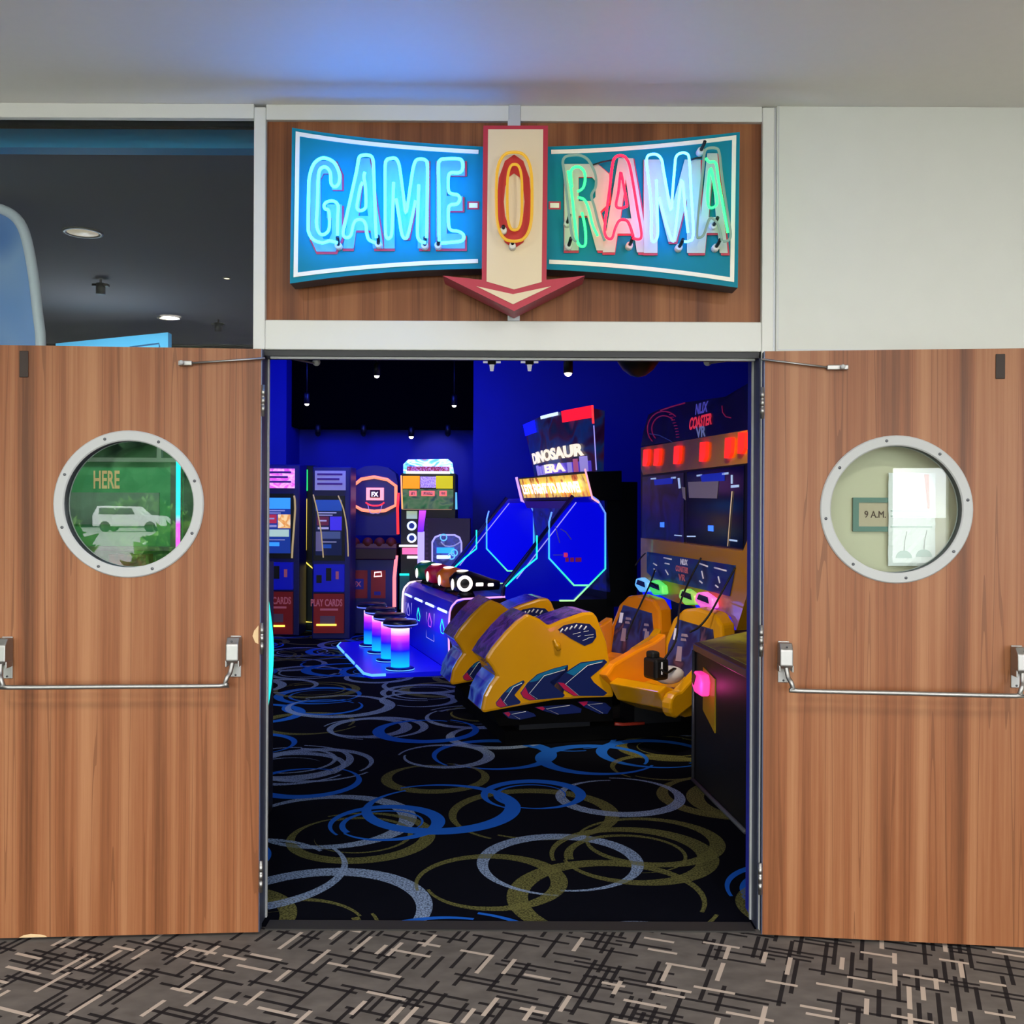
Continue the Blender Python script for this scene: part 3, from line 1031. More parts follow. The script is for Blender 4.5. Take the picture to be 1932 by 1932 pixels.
TUB = -0.075
STROKES = [
    (c1, N_CYAN, [(490, 1000), (430, 985), (370, 1000), (300, 975), (264, 920), (258, 850), (262, 600), (268, 480), (300, 380), (350, 335), (400, 330), (460, 360), (495, 420), (508, 480), (498, 535), (468, 555), (440, 530),
                  (432, 440), (395, 400), (352, 420), (338, 500), (332, 700), (325, 850), (345, 920), (380, 935), (420, 900), (428, 820), (420, 745), (392, 730), (385, 700), (410, 675), (460, 670), (495, 705), (492, 800), (490, 940)]),
    (c1, N_CYAN, [(790, 998), (740, 975), (722, 920), (715, 860), (690, 820), (640, 820), (615, 860), (600, 930), (580, 955), (550, 955), (535, 920), (560, 800), (640, 440), (660, 330), (690, 307), (740, 307), (770, 335), (778, 450), (790, 800), (798, 960)]),
    (c1, N_CYAN, [(708, 440), (700, 480), (712, 560), (716, 700), (700, 735), (665, 745), (645, 720), (652, 660), (672, 560), (690, 520)]),
    (c1, N_CYAN, [(935, 520), (922, 900), (905, 958), (882, 960), (870, 900), (868, 640), (868, 400), (880, 345), (910, 332), (950, 332), (975, 370), (990, 450), (1012, 620), (1032, 765), (1055, 640), (1078, 480), (1092, 400), (1112, 348), (1150, 336), (1190, 348), (1203, 400), (1200, 700), (1196, 960)]),
    (c1, N_CYAN, [(955, 650), (980, 800), (1002, 935), (1030, 965), (1050, 930), (1080, 800), (1108, 665)]),
    (c1, N_CYAN, [(1190, 1000), (1140, 980), (1124, 920), (1128, 740), (1134, 540)]),
    (c1, N_CYAN, [(1296, 985), (1295, 640), (1290, 400), (1302, 348), (1340, 335), (1450, 335), (1480, 360), (1480, 420), (1450, 445), (1392, 445), (1370, 475), (1370, 580), (1390, 610), (1440, 620), (1460, 650), (1440, 690), (1390, 700), (1370, 730), (1372, 860), (1392, 900), (1450, 910), (1487, 935), (1487, 972), (1450, 990), (1310, 1002)]),
    (c2, N_PALE, [(540, 990), (505, 955), (478, 780), (440, 450), (428, 360), (450, 318), (510, 305), (570, 308), (625, 340), (665, 405), (690, 480), (688, 560), (655, 625), (680, 720), (715, 860), (760, 985)]),
    (c2, N_GREEN, [(500, 560), (492, 440), (520, 402), (565, 402), (598, 440), (605, 500), (588, 565), (545, 595)]),
    (c2, N_GREEN, [(545, 640), (600, 660), (635, 740), (665, 860), (705, 945)]),
    (c2, N_GREEN, [(470, 430), (500, 620), (530, 900), (548, 1000), (580, 1030), (608, 1005), (605, 880), (580, 760)]),
    (c2, N_RED, [(980, 960), (1030, 972), (1052, 930), (1020, 740), (965, 420), (930, 330), (890, 310), (845, 322), (822, 380), (800, 560), (765, 830), (760, 920), (785, 965), (820, 960), (845, 880), (880, 822), (935, 825), (965, 880), (985, 950)]),
    (c2, N_RED, [(885, 440), (868, 600), (850, 700), (875, 725), (925, 715), (935, 690), (905, 520), (890, 445)]),
    (c2, N_BLUE, [(1170, 500), (1178, 800), (1180, 930), (1160, 985), (1130, 960), (1128, 700), (1095, 400), (1092, 340), (1110, 305), (1170, 300), (1210, 340), (1225, 420), (1250, 560), (1285, 745), (1298, 600), (1315, 400), (1325, 320), (1360, 290), (1405, 292), (1430, 340), (1445, 600), (1462, 930), (1430, 985), (1390, 990)]),
    (c2, N_BLUE, [(1190, 640), (1240, 820), (1290, 975), (1312, 960), (1335, 780), (1370, 500), (1395, 700), (1420, 920)]),
    (c2, N_PALE, [(1690, 985), (1660, 860), (1622, 812), (1592, 808), (1570, 860), (1545, 935), (1510, 960), (1490, 930), (1510, 680), (1540, 400), (1548, 300), (1570, 255), (1640, 250), (1668, 290), (1690, 480), (1735, 780), (1758, 930), (1740, 980), (1700, 990)]),
    (c2, N_GREEN, [(1590, 430), (1575, 620), (1590, 720), (1650, 690), (1630, 560), (1605, 420), (1592, 430)]),
    (c2, N_GREEN, [(1560, 330), (1590, 360), (1640, 370), (1665, 520), (1720, 830), (1735, 920)]),
]
for f, m_, pts in STROKES:
    sg.tube('neon_tube', [f(p) for p in pts], TUB, 0.0058 if m_ in (N_CYAN,) else 0.0048, m_, smooth=4, seg=8)
# gold O in the arrow
def oval(cx, cy, hw, hh, n=28):
    out = []
    for i in range(n):
        a = 2 * math.pi * i / n
        ca, sa = math.cos(a), math.sin(a)
        out.append((cx + hw * math.copysign(abs(ca) ** 0.75, ca), cy + hh * math.copysign(abs(sa) ** 0.6, sa)))
    return out


sg.tube('neon_tube', oval(970, 371, 34, 84), -0.095, 0.0055, N_GOLD, closed=True, smooth=2)
sg.tube('neon_tube', oval(971, 372, 14, 62), -0.095, 0.0050, N_GOLD, closed=True, smooth=2)
# electrode cups where the tubes enter the board
for f, pts in ((c1, [(505, 1035), (820, 1025), (1185, 1035), (1290, 1035)]), (c2, [(470, 1040), (460, 860), (950, 1035), (1340, 1050), (1630, 1050), (1610, 880), (1510, 290)])):
    for p in pts:
        q = sg.y(*f(p), 0.0)
        cup = lathe('electrode_cup', [(0.009, -0.03), (0.0125, -0.03), (0.0135, -0.002), (0.0135, 0.0)], (q.x, 0, q.z), CAPW, sg.root, 'Y', 16)
        tube('electrode', [(q.x, -0.02, q.z), (q.x + 0.004, -0.05, q.z + 0.008), (q.x + 0.006, -0.072, q.z + 0.016)], 0.0065, CAPB, cup, smooth=2)
for px, py in ((967, 467), (950, 438)):
    q = sg.y(px, py, -0.053)
    cup = lathe('electrode_cup', [(0.009, -0.03), (0.012, -0.03), (0.013, 0.0)], (q.x, -0.053, q.z), CAPW, sg.root, 'Y', 16)
    tube('electrode', [(q.x, -0.07, q.z), (q.x, -0.09, q.z + 0.012)], 0.0065, CAPB, cup)
# black jumper wires between letters
for a, b_ in (((660, 385), (820, 345)), ((1440, 345), (1530, 325))):
    sg.tube('jumper_wire', [c2(a), c2(((a[0] + b_[0]) / 2, (a[1] + b_[1]) / 2 - 6)), c2(b_)], -0.03, 0.003, CAPB)
sg.rect('mounting_stub', 958, 225, 981, 246, 0.02, 0.075, GREYTRIM)

# ------------------------------------------------------------------ arcade machines: shared materials
BLK = mat('cabinet_black', '#07070b', 0.45)
NAVY = mat('cabinet_navy', '#0c1168', 0.4, noise=0.15, nscale=4)
ROYAL = mat('cabinet_royal_blue', '#1420c8', 0.35, em='#0510ff', es=0.10)
REDP = mat('cabinet_red', '#b01a1c', 0.45, noise=0.1)
MAROON = mat('cabinet_maroon', '#3a0d18', 0.45, noise=0.2)
GREYP = mat('cabinet_grey', '#5a5b66', 0.4)
WHITEL = mat('lit_white', '#ffffff', 0.4, em='#fff4e6', es=1.3)
COLDL = mat('lit_cold_white', '#ffffff', 0.4, em='#cfe4ff', es=1.2)
L_YEL = neon('strip_yellow', '#ffe05a', 1.5)
L_GRN = neon('strip_green', '#2cf07a', 1.3)
L_PINK = neon('strip_pink', '#ff7a86', 1.8)
L_ROSE = neon('strip_rose', '#ff9a92', 1.5)
L_RED = neon('strip_red', '#ff3038', 1.6)
L_BLU = neon('strip_ice_blue', '#5aa8ff', 1.6)
L_PUR = neon('strip_violet', '#b64cff', 1.5)
L_CYA = neon('strip_cyan', '#20e8d8', 1.5)
L_MINT = neon('strip_mint', '#8ff5c0', 1.2)
L_DULL = neon('strip_dull_gold', '#c8b088', 0.7)
L_LAV = neon('strip_lavender', '#a8a0ff', 1.0)
PRINTW = mat('print_white', '#d8d4e8', 0.5, em='#d8d4e8', es=0.25)
PRINTP = mat('print_pale_red', '#d87a80', 0.5, em='#c05060', es=0.15)
BALLM = mat('basketball_leather', '#7a2c14', 0.6, bump=0.2, nscale=120)
SEAMM = mat('basketball_seam', '#120806', 0.6)


def kiosk(px0, px1, top, base, D, label, header, screen, headlines):
    R = Rig('card_kiosk', label, 'kiosk', (px0 + px1) / 2, D, 0.0, 'play card kiosks')
    R.rect('body', px0, top, px1, base, 0.0, 0.42, NAVY, floor=True, bevel=0.012)
    w = px1 - px0
    hdr = R.rect('header_sign', px0 + 0.06 * w, top + 8, px1 - 0.12 * w, top + 45, -0.03, 0.03, header)
    for k in range(headlines):
        R.rect('print_line', px0 + 0.12 * w, top + 13 + 9 * k, px1 - (0.2 + 0.08 * (k % 2)) * w, top + 17 + 9 * k, -0.033, 0.003, mat('print_violet', '#7b3d8c', 0.5), hdr)
    bz = R.rect('screen_bezel', px0 + 0.02 * w, top + 55, px1 - 0.14 * w, top + 178, -0.02, 0.02, BLK)
    sc_ = R.rect('screen', px0 + 0.08 * w, top + 63, px1 - 0.22 * w, top + 168, -0.025, 0.005, screen[0], bz)
    for nm, u0, v0, u1, v1, mm in (('sky_block', 0.0, 0.0, 1.0, 0.2, screen[1]), ('photo_block', 0.55, 0.3, 1.0, 0.55, screen[2]), ('red_badge', 0.05, 0.3, 0.5, 0.46, screen[3]), ('pale_box', 0.05, 0.57, 0.95, 0.70, screen[4]), ('button', 0.1, 0.80, 0.6, 0.87, screen[1]),
                                   ('screen_line', 0.1, 0.22, 0.8, 0.245, PRINTW), ('screen_line', 0.1, 0.265, 0.65, 0.285, PRINTW), ('screen_line', 0.12, 0.36, 0.42, 0.39, PRINTW), ('screen_line', 0.08, 0.49, 0.5, 0.53, PRINTW), ('screen_line', 0.05, 0.75, 0.8, 0.765, PRINTW)):
        X0, X1, Y0, Y1 = px0 + 0.08 * w, px1 - 0.22 * w, top + 63, top + 168
        R.rect(nm, X0 + (X1 - X0) * u0, Y0 + (Y1 - Y0) * v0, X0 + (X1 - X0) * u1, Y0 + (Y1 - Y0) * v1, -0.028 if nm != 'screen_line' else -0.031, 0.003, mm, bz)
    pn = R.rect('control_panel', px0 + 0.02 * w, top + 185, px1 - 0.16 * w, top + 237, -0.06, 0.06, ROYAL, bevel=0.006)
    R.rect('card_slot', px0 + 0.36 * w, top + 192, px0 + 0.5 * w, top + 216, -0.066, 0.006, BLK, pn)
    R.rect('bill_slot', px0 + 0.62 * w, top + 198, px0 + 0.7 * w, top + 213, -0.066, 0.006, PRINTP, pn)
    R.rect('coin_return', px0 + 0.1 * w, top + 205, px0 + 0.24 * w, top + 220, -0.066, 0.006, BLK, pn)
    rp = R.rect('red_door', px0 + 0.02 * w, top + 240, px1 - 0.16 * w, base - 8, -0.05, 0.05, REDP, bevel=0.004)
    R.textr('lettering', 'PLAY CARDS', px0 - 0.05 * w if header is not None else px0, top + 250, px1 - 0.2 * w, top + 264, -0.05, PRINTP, rp, 0.03)
    R.rect('print_line', px0 + 0.2 * w, top + 268, px1 - 0.32 * w, top + 272, -0.053, 0.003, PRINTP, rp)
    R.rect('print_block', px0 + 0.2 * w, top + 282, px1 - 0.4 * w, top + 298, -0.053, 0.003, mat('print_dim', '#7a5a66', 0.6), rp)
    R.tube('light_strip', [(px0 + 0.1 * w, base - 24), (px1 - 0.36 * w, base - 24)], -0.055, 0.012, L_YEL)
    return R


K1 = kiosk(490, 564, 876, 1205, 12.0, 'play card kiosk with a pink header, half hidden by the door frame',
           art('header_pink', ['#e060d0', '#ffb0e8', '#d040b8', '#ff90d8'], (9, 3, 14), 1.1), [mat('lit_screen_navy', '#183078', 0.3, em='#1c3c98', es=0.7), mat('lit_screen_sky', '#40a0f0', 0.3, em='#3898f0', es=0.9), art('screen_photo_warm', ['#ffd890', '#e09040', '#ffe8b0', '#a05028'], (8, 1, 10), 0.9), mat('lit_screen_red', '#b83048', 0.3, em='#b83048', es=0.7), mat('lit_screen_pale', '#b8d8c0', 0.3, em='#b8d8c0', es=0.7)], 3)
K1.tube('light_strip', [(555, 935), (557, 960), (552, 1030), (551, 1053)], -0.03, 0.012, L_DULL, smooth=2)
K2 = kiosk(590, 660, 880, 1203, 11.7, 'play card kiosk with a white paper header between light strips',
           mat('header_paper', '#b8b4c4', 0.7, em='#9a94b0', es=0.35, noise=0.1), [mat('lit_screen_dark', '#0c1434', 0.3, em='#101c50', es=0.5), mat('lit_screen_dusk_blue', '#2050a0', 0.3, em='#2050a8', es=0.5), mat('lit_screen_violet', '#4030c8', 0.3, em='#4030d8', es=0.7), mat('lit_screen_wine', '#702848', 0.3, em='#702848', es=0.4), mat('lit_screen_slate', '#506088', 0.3, em='#506088', es=0.4)], 3)
K2.tube('light_strip', [(591, 933), (599, 965), (606, 1005), (610, 1052)], -0.09, 0.008, L_DULL, smooth=2)
K2.tube('light_strip', [(638, 935), (648, 960), (655, 1000), (657, 1050)], -0.09, 0.008, L_DULL, smooth=2)
K2.rect('paper_note', 596, 1003, 608, 1040, -0.06, 0.004, mat('note_paper', '#9088a8', 0.8, em='#8078a0', es=0.2))

# dark pillar of a prize cabinet with green and yellow tubes between the kiosks
PC = Rig('prize_cabinet', 'narrow black cabinet edged with green and yellow light tubes between two kiosks', 'arcade cabinet', 577, 12.58)
PC.rect('body', 566, 878, 592, 1190, 0.0, 0.4, BLK, floor=True, bevel=0.01)
PC.rect('lower_panel', 562, 1062, 593, 1180, -0.03, 0.03, mat('cabinet_dark_teal', '#06202c', 0.5))
PC.tube('light_tube', [(578, 886), (578, 926)], -0.02, 0.018, L_GRN)
PC.tube('light_tube', [(566, 884), (566, 930), (565, 1040)], -0.02, 0.009, L_MINT)
PC.tube('light_tube', [(577, 941), (576, 1038)], -0.02, 0.016, L_YEL)
PC.tube('light_tube', [(576, 1060), (592, 1074), (591, 1174), (573, 1173), (561, 1180), (561, 1075), (576, 1060)], -0.045, 0.009, L_YEL)

# ------------------------------------------------------------------ basketball machine
BB = Rig('basketball_machine', 'navy basketball arcade machine with a pink lit hoop frame and balls in its tray', 'arcade machine', 705, 12.3)
arch = [(660, 1160), (660, 905), (668, 890), (688, 880), (710, 878), (732, 882), (746, 893), (750, 910), (750, 1160)]
BB.poly('backboard_panel', [(659, 1010)] + arch[1:-1] + [(751, 1010)], 0.25, 0.3, NAVY)
hf = BB.poly('hoop_window', [(668, 918), (680, 904), (706, 900), (732, 905), (747, 918), (747, 952), (728, 962), (706, 964), (682, 961), (668, 952)], 0.235, 0.015, mat('hoop_window_tint', '#241a50', 0.3, em='#3a2c70', es=0.3))
BB.tube('light_frame', [(667, 916), (682, 904), (706, 900), (731, 905), (747, 917), (747, 953), (727, 963), (706, 965), (683, 962), (667, 953)], 0.22, 0.022, neon('strip_salmon', '#ff8468', 1.7), closed=True)
lg = BB.rect('target_square', 691, 920, 724, 944, 0.22, 0.012, mat('lit_salmon_square', '#ffb0a0', 0.4, em='#ff9080', es=1.5))
BB.rect('target_inner', 698, 924, 717, 939, 0.212, 0.006, mat('target_maroon', '#501028', 0.5), lg)
BB.textr('lettering', 'FX', 701, 928, 714, 937, 0.212, WHITEL, lg, 0.04)
BB.tube('hoop_rim', [(690, 948), (698, 953), (708, 954), (718, 953), (725, 948)], 0.15, 0.010, L_RED, smooth=2)
BB.tube('net', [(694, 952), (699, 968), (709, 968), (716, 968), (721, 952)], 0.15, 0.004, PRINTW, smooth=2)
BB.rect('lower_cabinet', 657, 1055, 750, 1160, -0.1, 0.6, NAVY, floor=True, bevel=0.01)
BB.rect('ball_tray', 657, 1034, 748, 1056, -0.16, 0.55, MAROON, bevel=0.01)
BB.rect('ball_shelf', 659, 1026, 748, 1034, -0.05, 0.4, mat('tray_tan', '#8a5a50', 0.5))
for x0, x1, nm in ((662, 693, 'red_panel'), (700, 727, 'red_panel')):
    pnl = BB.rect(nm, x0, 1076, x1, 1129, -0.115, 0.015, REDP)
    if x0 == 662:
        BB.rect('logo_plate', 664, 1092, 686, 1112, -0.122, 0.006, mat('logo_blue', '#231a90', 0.5), pnl)
        BB.textr('lettering', 'FX', 667, 1097, 682, 1107, -0.122, PRINTP, pnl, 0.03)
    else:
        BB.tube('card_reader_ring', [(707, 1080), (719, 1079), (720, 1087), (706, 1088)], -0.12, 0.008, WHITEL, pnl, closed=True)
        BB.rect('logo_plate', 706, 1116, 718, 1123, -0.122, 0.006, mat('logo_blue', '#231a90', 0.5), pnl)
BB.tube('side_light', [(752, 930), (750, 960), (751, 1008)], -0.05, 0.017, L_RED)
BB.tube('side_light', [(748, 1048), (744, 1090), (744, 1145)], -0.14, 0.022, L_PINK)
for k, px in enumerate((669, 694, 716, 738)):
    p = W(px, 1024, 12.3)
    t_ = thing('basketball', 'brown basketball, %s of the four in the ball tray of the machine' % ['first from the kiosk', 'second from the kiosk', 'third from the kiosk', 'fourth and last'][k],
               'ball', (p.x, p.y, p.z - 0.067), 0, 'basketballs in the machine tray')
    ellipsoid('ball', (0, 0, 0.067), (0.067, 0.067, 0.067), BALLM, t_)
    for ax in range(3):
        pts = [(0.0675 * math.cos(a), 0.0675 * math.sin(a)) for a in [2 * math.pi * i / 24 for i in range(24)]]
        P3 = [((u, v, 0.067) if ax == 0 else (u, 0, 0.067 + v) if ax == 1 else (0, u, 0.067 + v)) for u, v in pts]
        tube('seam', P3, 0.0012, SEAMM, t_, closed=True, seg=4)

# ------------------------------------------------------------------ jungle ticket machine
JG = Rig('ticket_machine', 'tall ticket machine with a glowing jungle marquee beside the basketball machine', 'arcade machine', 806, 12.2)
JG.rect('body', 757, 893, 858, 1150, 0.0, 0.6, BLK, floor=True)
mq = JG.poly('marquee', [(761, 893), (761, 876), (770, 867), (845, 866), (852, 872), (855, 893)], -0.08, 0.2, art('marquee_jungle', ['#2060d0', '#70d0ff', '#f0f8ff', '#48c0c8', '#c02040'], (6, 1, 12), 1.4))
JG.rect('title_print', 768, 880, 848, 889, -0.086, 0.004, art('print_plum', ['#8a1050', '#e090c0', '#9a1850', '#a01020', '#f0b0d0', '#7a1060'], (38, 1, 22), 0.7), mq)
JG.rect('marquee_glow', 766, 889, 849, 894, -0.085, 0.01, WHITEL, mq)
JG.rect('yellow_panel', 760, 898, 791, 922, -0.06, 0.06, mat('lit_amber', '#ffb000', 0.4, em='#ff9a00', es=0.9))
JG.rect('yellow_panel', 823, 898, 854, 922, -0.06, 0.06, mat('lit_yellow', '#e8d800', 0.4, em='#d8c800', es=0.8))
JG.rect('rules_card', 793, 899, 822, 920, -0.062, 0.06, art('rules_print', ['#e8d8f8', '#8a5098', '#e0c8f0', '#a070b0'], (60, 1, 60), 0.7))
jp = JG.rect('jungle_panel', 760, 923, 855, 960, -0.05, 0.05, art('jungle_print', ['#062810', '#1a6a28', '#5a7a40', '#0a4838', '#3a1028'], (5, 1, 6), 0.55))
for x0, x1, s_ in ((772, 786, '50'), (795, 820, '500'), (829, 843, '50')):
    d_ = JG.rect('score_display', x0, 926, x1, 936, -0.06, 0.012, mat('lit_coral', '#ff7060', 0.4, em='#ff6a58', es=1.1), jp)
    JG.rect('score_digits', x0 + 3, 928, x1 - 3, 934, -0.064, 0.004, art('print_dark_red', ['#5a0810', '#ff9080', '#7a1018', '#ff8070'], (50, 1, 30), 0.5), jp)
JG.rect('gold_rail', 758, 960, 852, 962, -0.07, 0.05, mat('brass_lit', '#caa060', 0.4, em='#caa060', es=0.4))
JG.rect('score_card', 767, 964, 787, 979, -0.03, 0.03, mat('lit_pale_green', '#b8d0a8', 0.5, em='#a8c098', es=0.7))
for yy in (992, 1015):
    p = JG.y(777, yy, -0.02)
    lathe_ring('speaker_ring', Vector((p.x, 0, p.z)), 0.036, 0.058, -0.05, 0.0, COLDL, JG.root, 24)
    lathe('speaker_cone', [(0.038, -0.03), (0.015, -0.01)], (p.x, 0, p.z), mat('speaker_blue', '#0a1c60', 0.5, em='#1030a0', es=0.3), JG.root, 'Y', 20)
JG.rect('lit_rail', 753, 1028, 792, 1032, -0.12, 0.05, WHITEL)
JG.rect('pink_panel', 759, 1034, 792, 1046, -0.1, 0.04, mat('lit_pink_panel', '#ff80b0', 0.4, em='#ff6aa0', es=0.9))
JG.rect('lit_rail', 768, 1049, 792, 1054, -0.12, 0.05, WHITEL)
JG.tube('edge_light', [(757, 897), (758, 930), (759, 960)], -0.06, 0.010, neon('strip_peach', '#ffb070', 1.3))
JG.tube('side_light', [(860, 929), (861, 961)], 0.02, 0.014, L_BLU)
JG.rect('teal_door', 754, 1084, 772, 1150, -0.06, 0.06, mat('cabinet_deep_teal', '#0d4a50', 0.4, em='#0d6a70', es=0.2))
JG.tube('door_light', [(754, 1084), (772, 1084)], -0.09, 0.014, L_CYA)

# ------------------------------------------------------------------ maroon crane machine with a round-cornered window
CR = Rig('crane_machine', 'dark plum prize machine with a round-cornered lit window and a violet light post', 'arcade machine', 845, 11.75)
CR.rect('body', 800, 978, 886, 1140, 0.0, 0.28, mat('cabinet_plum', '#2a1030', 0.5, noise=0.25, em='#2a0c30', es=0.12), floor=True)
CR.poly('window_frame', [(814, 1072), (814, 1022), (820, 1012), (830, 1008), (858, 1008), (868, 1013), (872, 1024), (872, 1072)], -0.03, 0.03, mat('lit_lilac_frame', '#c8c0f0', 0.4, em='#b8b0f0', es=0.8))
CR.poly('window_inside', [(817, 1072), (817, 1024), (822, 1015), (831, 1011), (857, 1011), (866, 1016), (869, 1025), (869, 1072)], -0.034, 0.006, art('crane_inside', ['#101440', '#3038a0', '#181c60', '#7078d0'], (6, 1, 6), 0.5))
CR.rect('prize_bar', 824, 1033, 857, 1044, -0.05, 0.02, mat('lit_azure', '#10a0ff', 0.3, em='#10a0ff', es=1.1))
CR.tube('prize_arm', [(832, 1022), (840, 1030), (856, 1030), (869, 1022)], -0.05, 0.008, PRINTW, smooth=2)
CR.tube('lit_tray', [(824, 1051), (850, 1051)], -0.05, 0.022, COLDL)
for cx, cy, r_ in ((857, 1043, 6), (852, 1049, 6), (837, 1014, 6)):
    CR.tube('prize_ring', [(cx + r_ * math.cos(a), cy + r_ * math.sin(a)) for a in [2 * math.pi * i / 12 for i in range(12)]], -0.06, 0.008, L_BLU, closed=True)
po = CR.rect('light_post', 788, 1003, 800, 1066, -0.05, 0.08, mat('lit_lavender_post', '#c0b8f0', 0.4, em='#b8a8ff', es=1.0))
CR.poly('light_post_head', [(791, 963), (803, 963), (798, 1004), (788, 1004)], -0.06, 0.08, gradient('violet_post_glow', [(0.0, '#4010ff'), (0.5, '#a030ff'), (1.0, '#e050ff')], 1.25, 1.56, 1.1), po)
for k in range(8):
    CR.rect('vent_slot', 803, 988 + 9 * k, 808, 992 + 9 * k, -0.006, 0.006, mat('print_plum_dim', '#50304e', 0.6))
CR.tube('lit_sill', [(789, 1066), (797, 1069), (814, 1071), (840, 1074)], -0.06, 0.02, COLDL, smooth=2)

# ------------------------------------------------------------------ four-player shooting gallery
ACRYL = mat('blue_backlit_acrylic', '#0a12d0', 0.25, em='#0204ff', es=0.62)
ACRYLD = mat('blue_dim_acrylic', '#080c90', 0.25, em='#0208ff', es=0.30)
EDGEM = mat('gallery_edge_metal', '#3a3c78', 0.3, metal=0.6)
TH = math.atan2(0.3, 0.954)
DG = Rig('shooting_gallery_machine', 'blue four-player shooting gallery with a dinosaur sign, slanted side screens and a gun console', 'arcade machine', 848, 9.2, TH)
WID = 2.2
# console
cons = [(848, 1277), (846, 1205), (848, 1155), (857, 1138), (874, 1130), (952, 1126), (975, 1145), (975, 1277)]
cprof = [DG.y(px, py, 0.0) for px, py in cons]
cprof[0].z = 0.04
cprof[-1].z = 0.04
body = prism('console', cprof, (0, WID, 0), ROYAL, DG.root, bevel=0.01)
prism('console_end_panel', [Vector((p.x + (0.01 if i < 5 else 0), -0.012, p.z - (0.012 if 3 <= i <= 5 else 0))) for i, p in enumerate(cprof)], (0, 0.012, 0), MAROON, body)
top = prism('console_top', [Vector((p.x, 0.02, p.z + 0.004)) for p in (cprof[4], cprof[5])] + [Vector((cprof[5].x, WID, cprof[5].z + 0.004)), Vector((cprof[4].x, WID, cprof[4].z + 0.004))], (0, 0, 0.006), mat('console_top_print', '#2a1520', 0.4, noise=0.4, nscale=10), body)
edge = [Vector((p.x, -0.015, p.z)) for p in cprof[:6]]
tube('edge_light', edge, 0.009, neon('strip_pink_white', '#e8a8ff', 1.2), DG.root, smooth=3)
tube('edge_light', [Vector((p.x - 0.01, WID, p.z)) for p in cprof[1:6]], 0.012, neon('strip_white_pink', '#ffe0f0', 1.3), DG.root, smooth=3)
# line art on the end panel
for k, (a, b_, c, d) in enumerate(((874, 1148, 905, 1152), (872, 1165, 900, 1168), (870, 1190, 896, 1193), (870, 1220, 890, 1222))):
    DG.poly('line_art', [(a, b_), (c, d), (c, d + 10), (a, b_ + 10)], -0.016, 0.003, mat('line_art_brown', '#7a4a44', 0.6), body)
# front decals: little guns and reader boxes, light segments along the top edge
yy = cprof[3]
for k in range(4):
    y0 = 0.10 + 0.55 * k
    tube('light_segment', [(cprof[2].x - 0.004, y0, cprof[2].z - 0.01), (cprof[2].x - 0.004, y0 + 0.34, cprof[2].z - 0.01)], 0.014, COLDL, DG.root)
    tube('light_decal', [(-0.006, y0 + 0.08, 0.42), (-0.006, y0 + 0.18, 0.50), (-0.006, y0 + 0.24, 0.42), (-0.006, y0 + 0.2, 0.37), (-0.006, y0 + 0.1, 0.37)], 0.006, [L_CYA, L_PUR, L_CYA, L_LAV][k], DG.root, closed=True)
for y0, w_ in ((0.62, 0.35), (1.75, 0.3)):
    tube('panel_outline', [(-0.005, y0, 0.52), (-0.005, y0, 0.24), (-0.005, y0 + w_, 0.24), (-0.005, y0 + w_, 0.5)], 0.004, L_LAV, DG.root)
# platform with lit edge
plat = prism('platform', [(-0.72, 0.02, 0), (0.0, 0.02, 0), (0.0, WID + 0.05, 0), (-0.72, WID + 0.05, 0), (-0.78, WID - 0.2, 0), (-0.78, 0.15, 0)], (0, 0, 0.045), mat('platform_blue', '#0a10c8', 0.3, em='#0208ff', es=0.35), DG.root, bevel=0.005)
tube('platform_light', [(-0.60, 0.015, 0.035), (-0.73, 0.02, 0.035), (-0.785, 0.15, 0.035), (-0.785, 0.6, 0.035)], 0.013, L_BLU, DG.root)
tube('platform_light', [(-0.785, 0.75, 0.035), (-0.785, 1.35, 0.035)], 0.013, L_BLU, DG.root)
tube('platform_light', [(-0.785, 1.5, 0.035), (-0.785, 2.0, 0.035), (-0.72, 2.24, 0.035)], 0.013, L_BLU, DG.root)
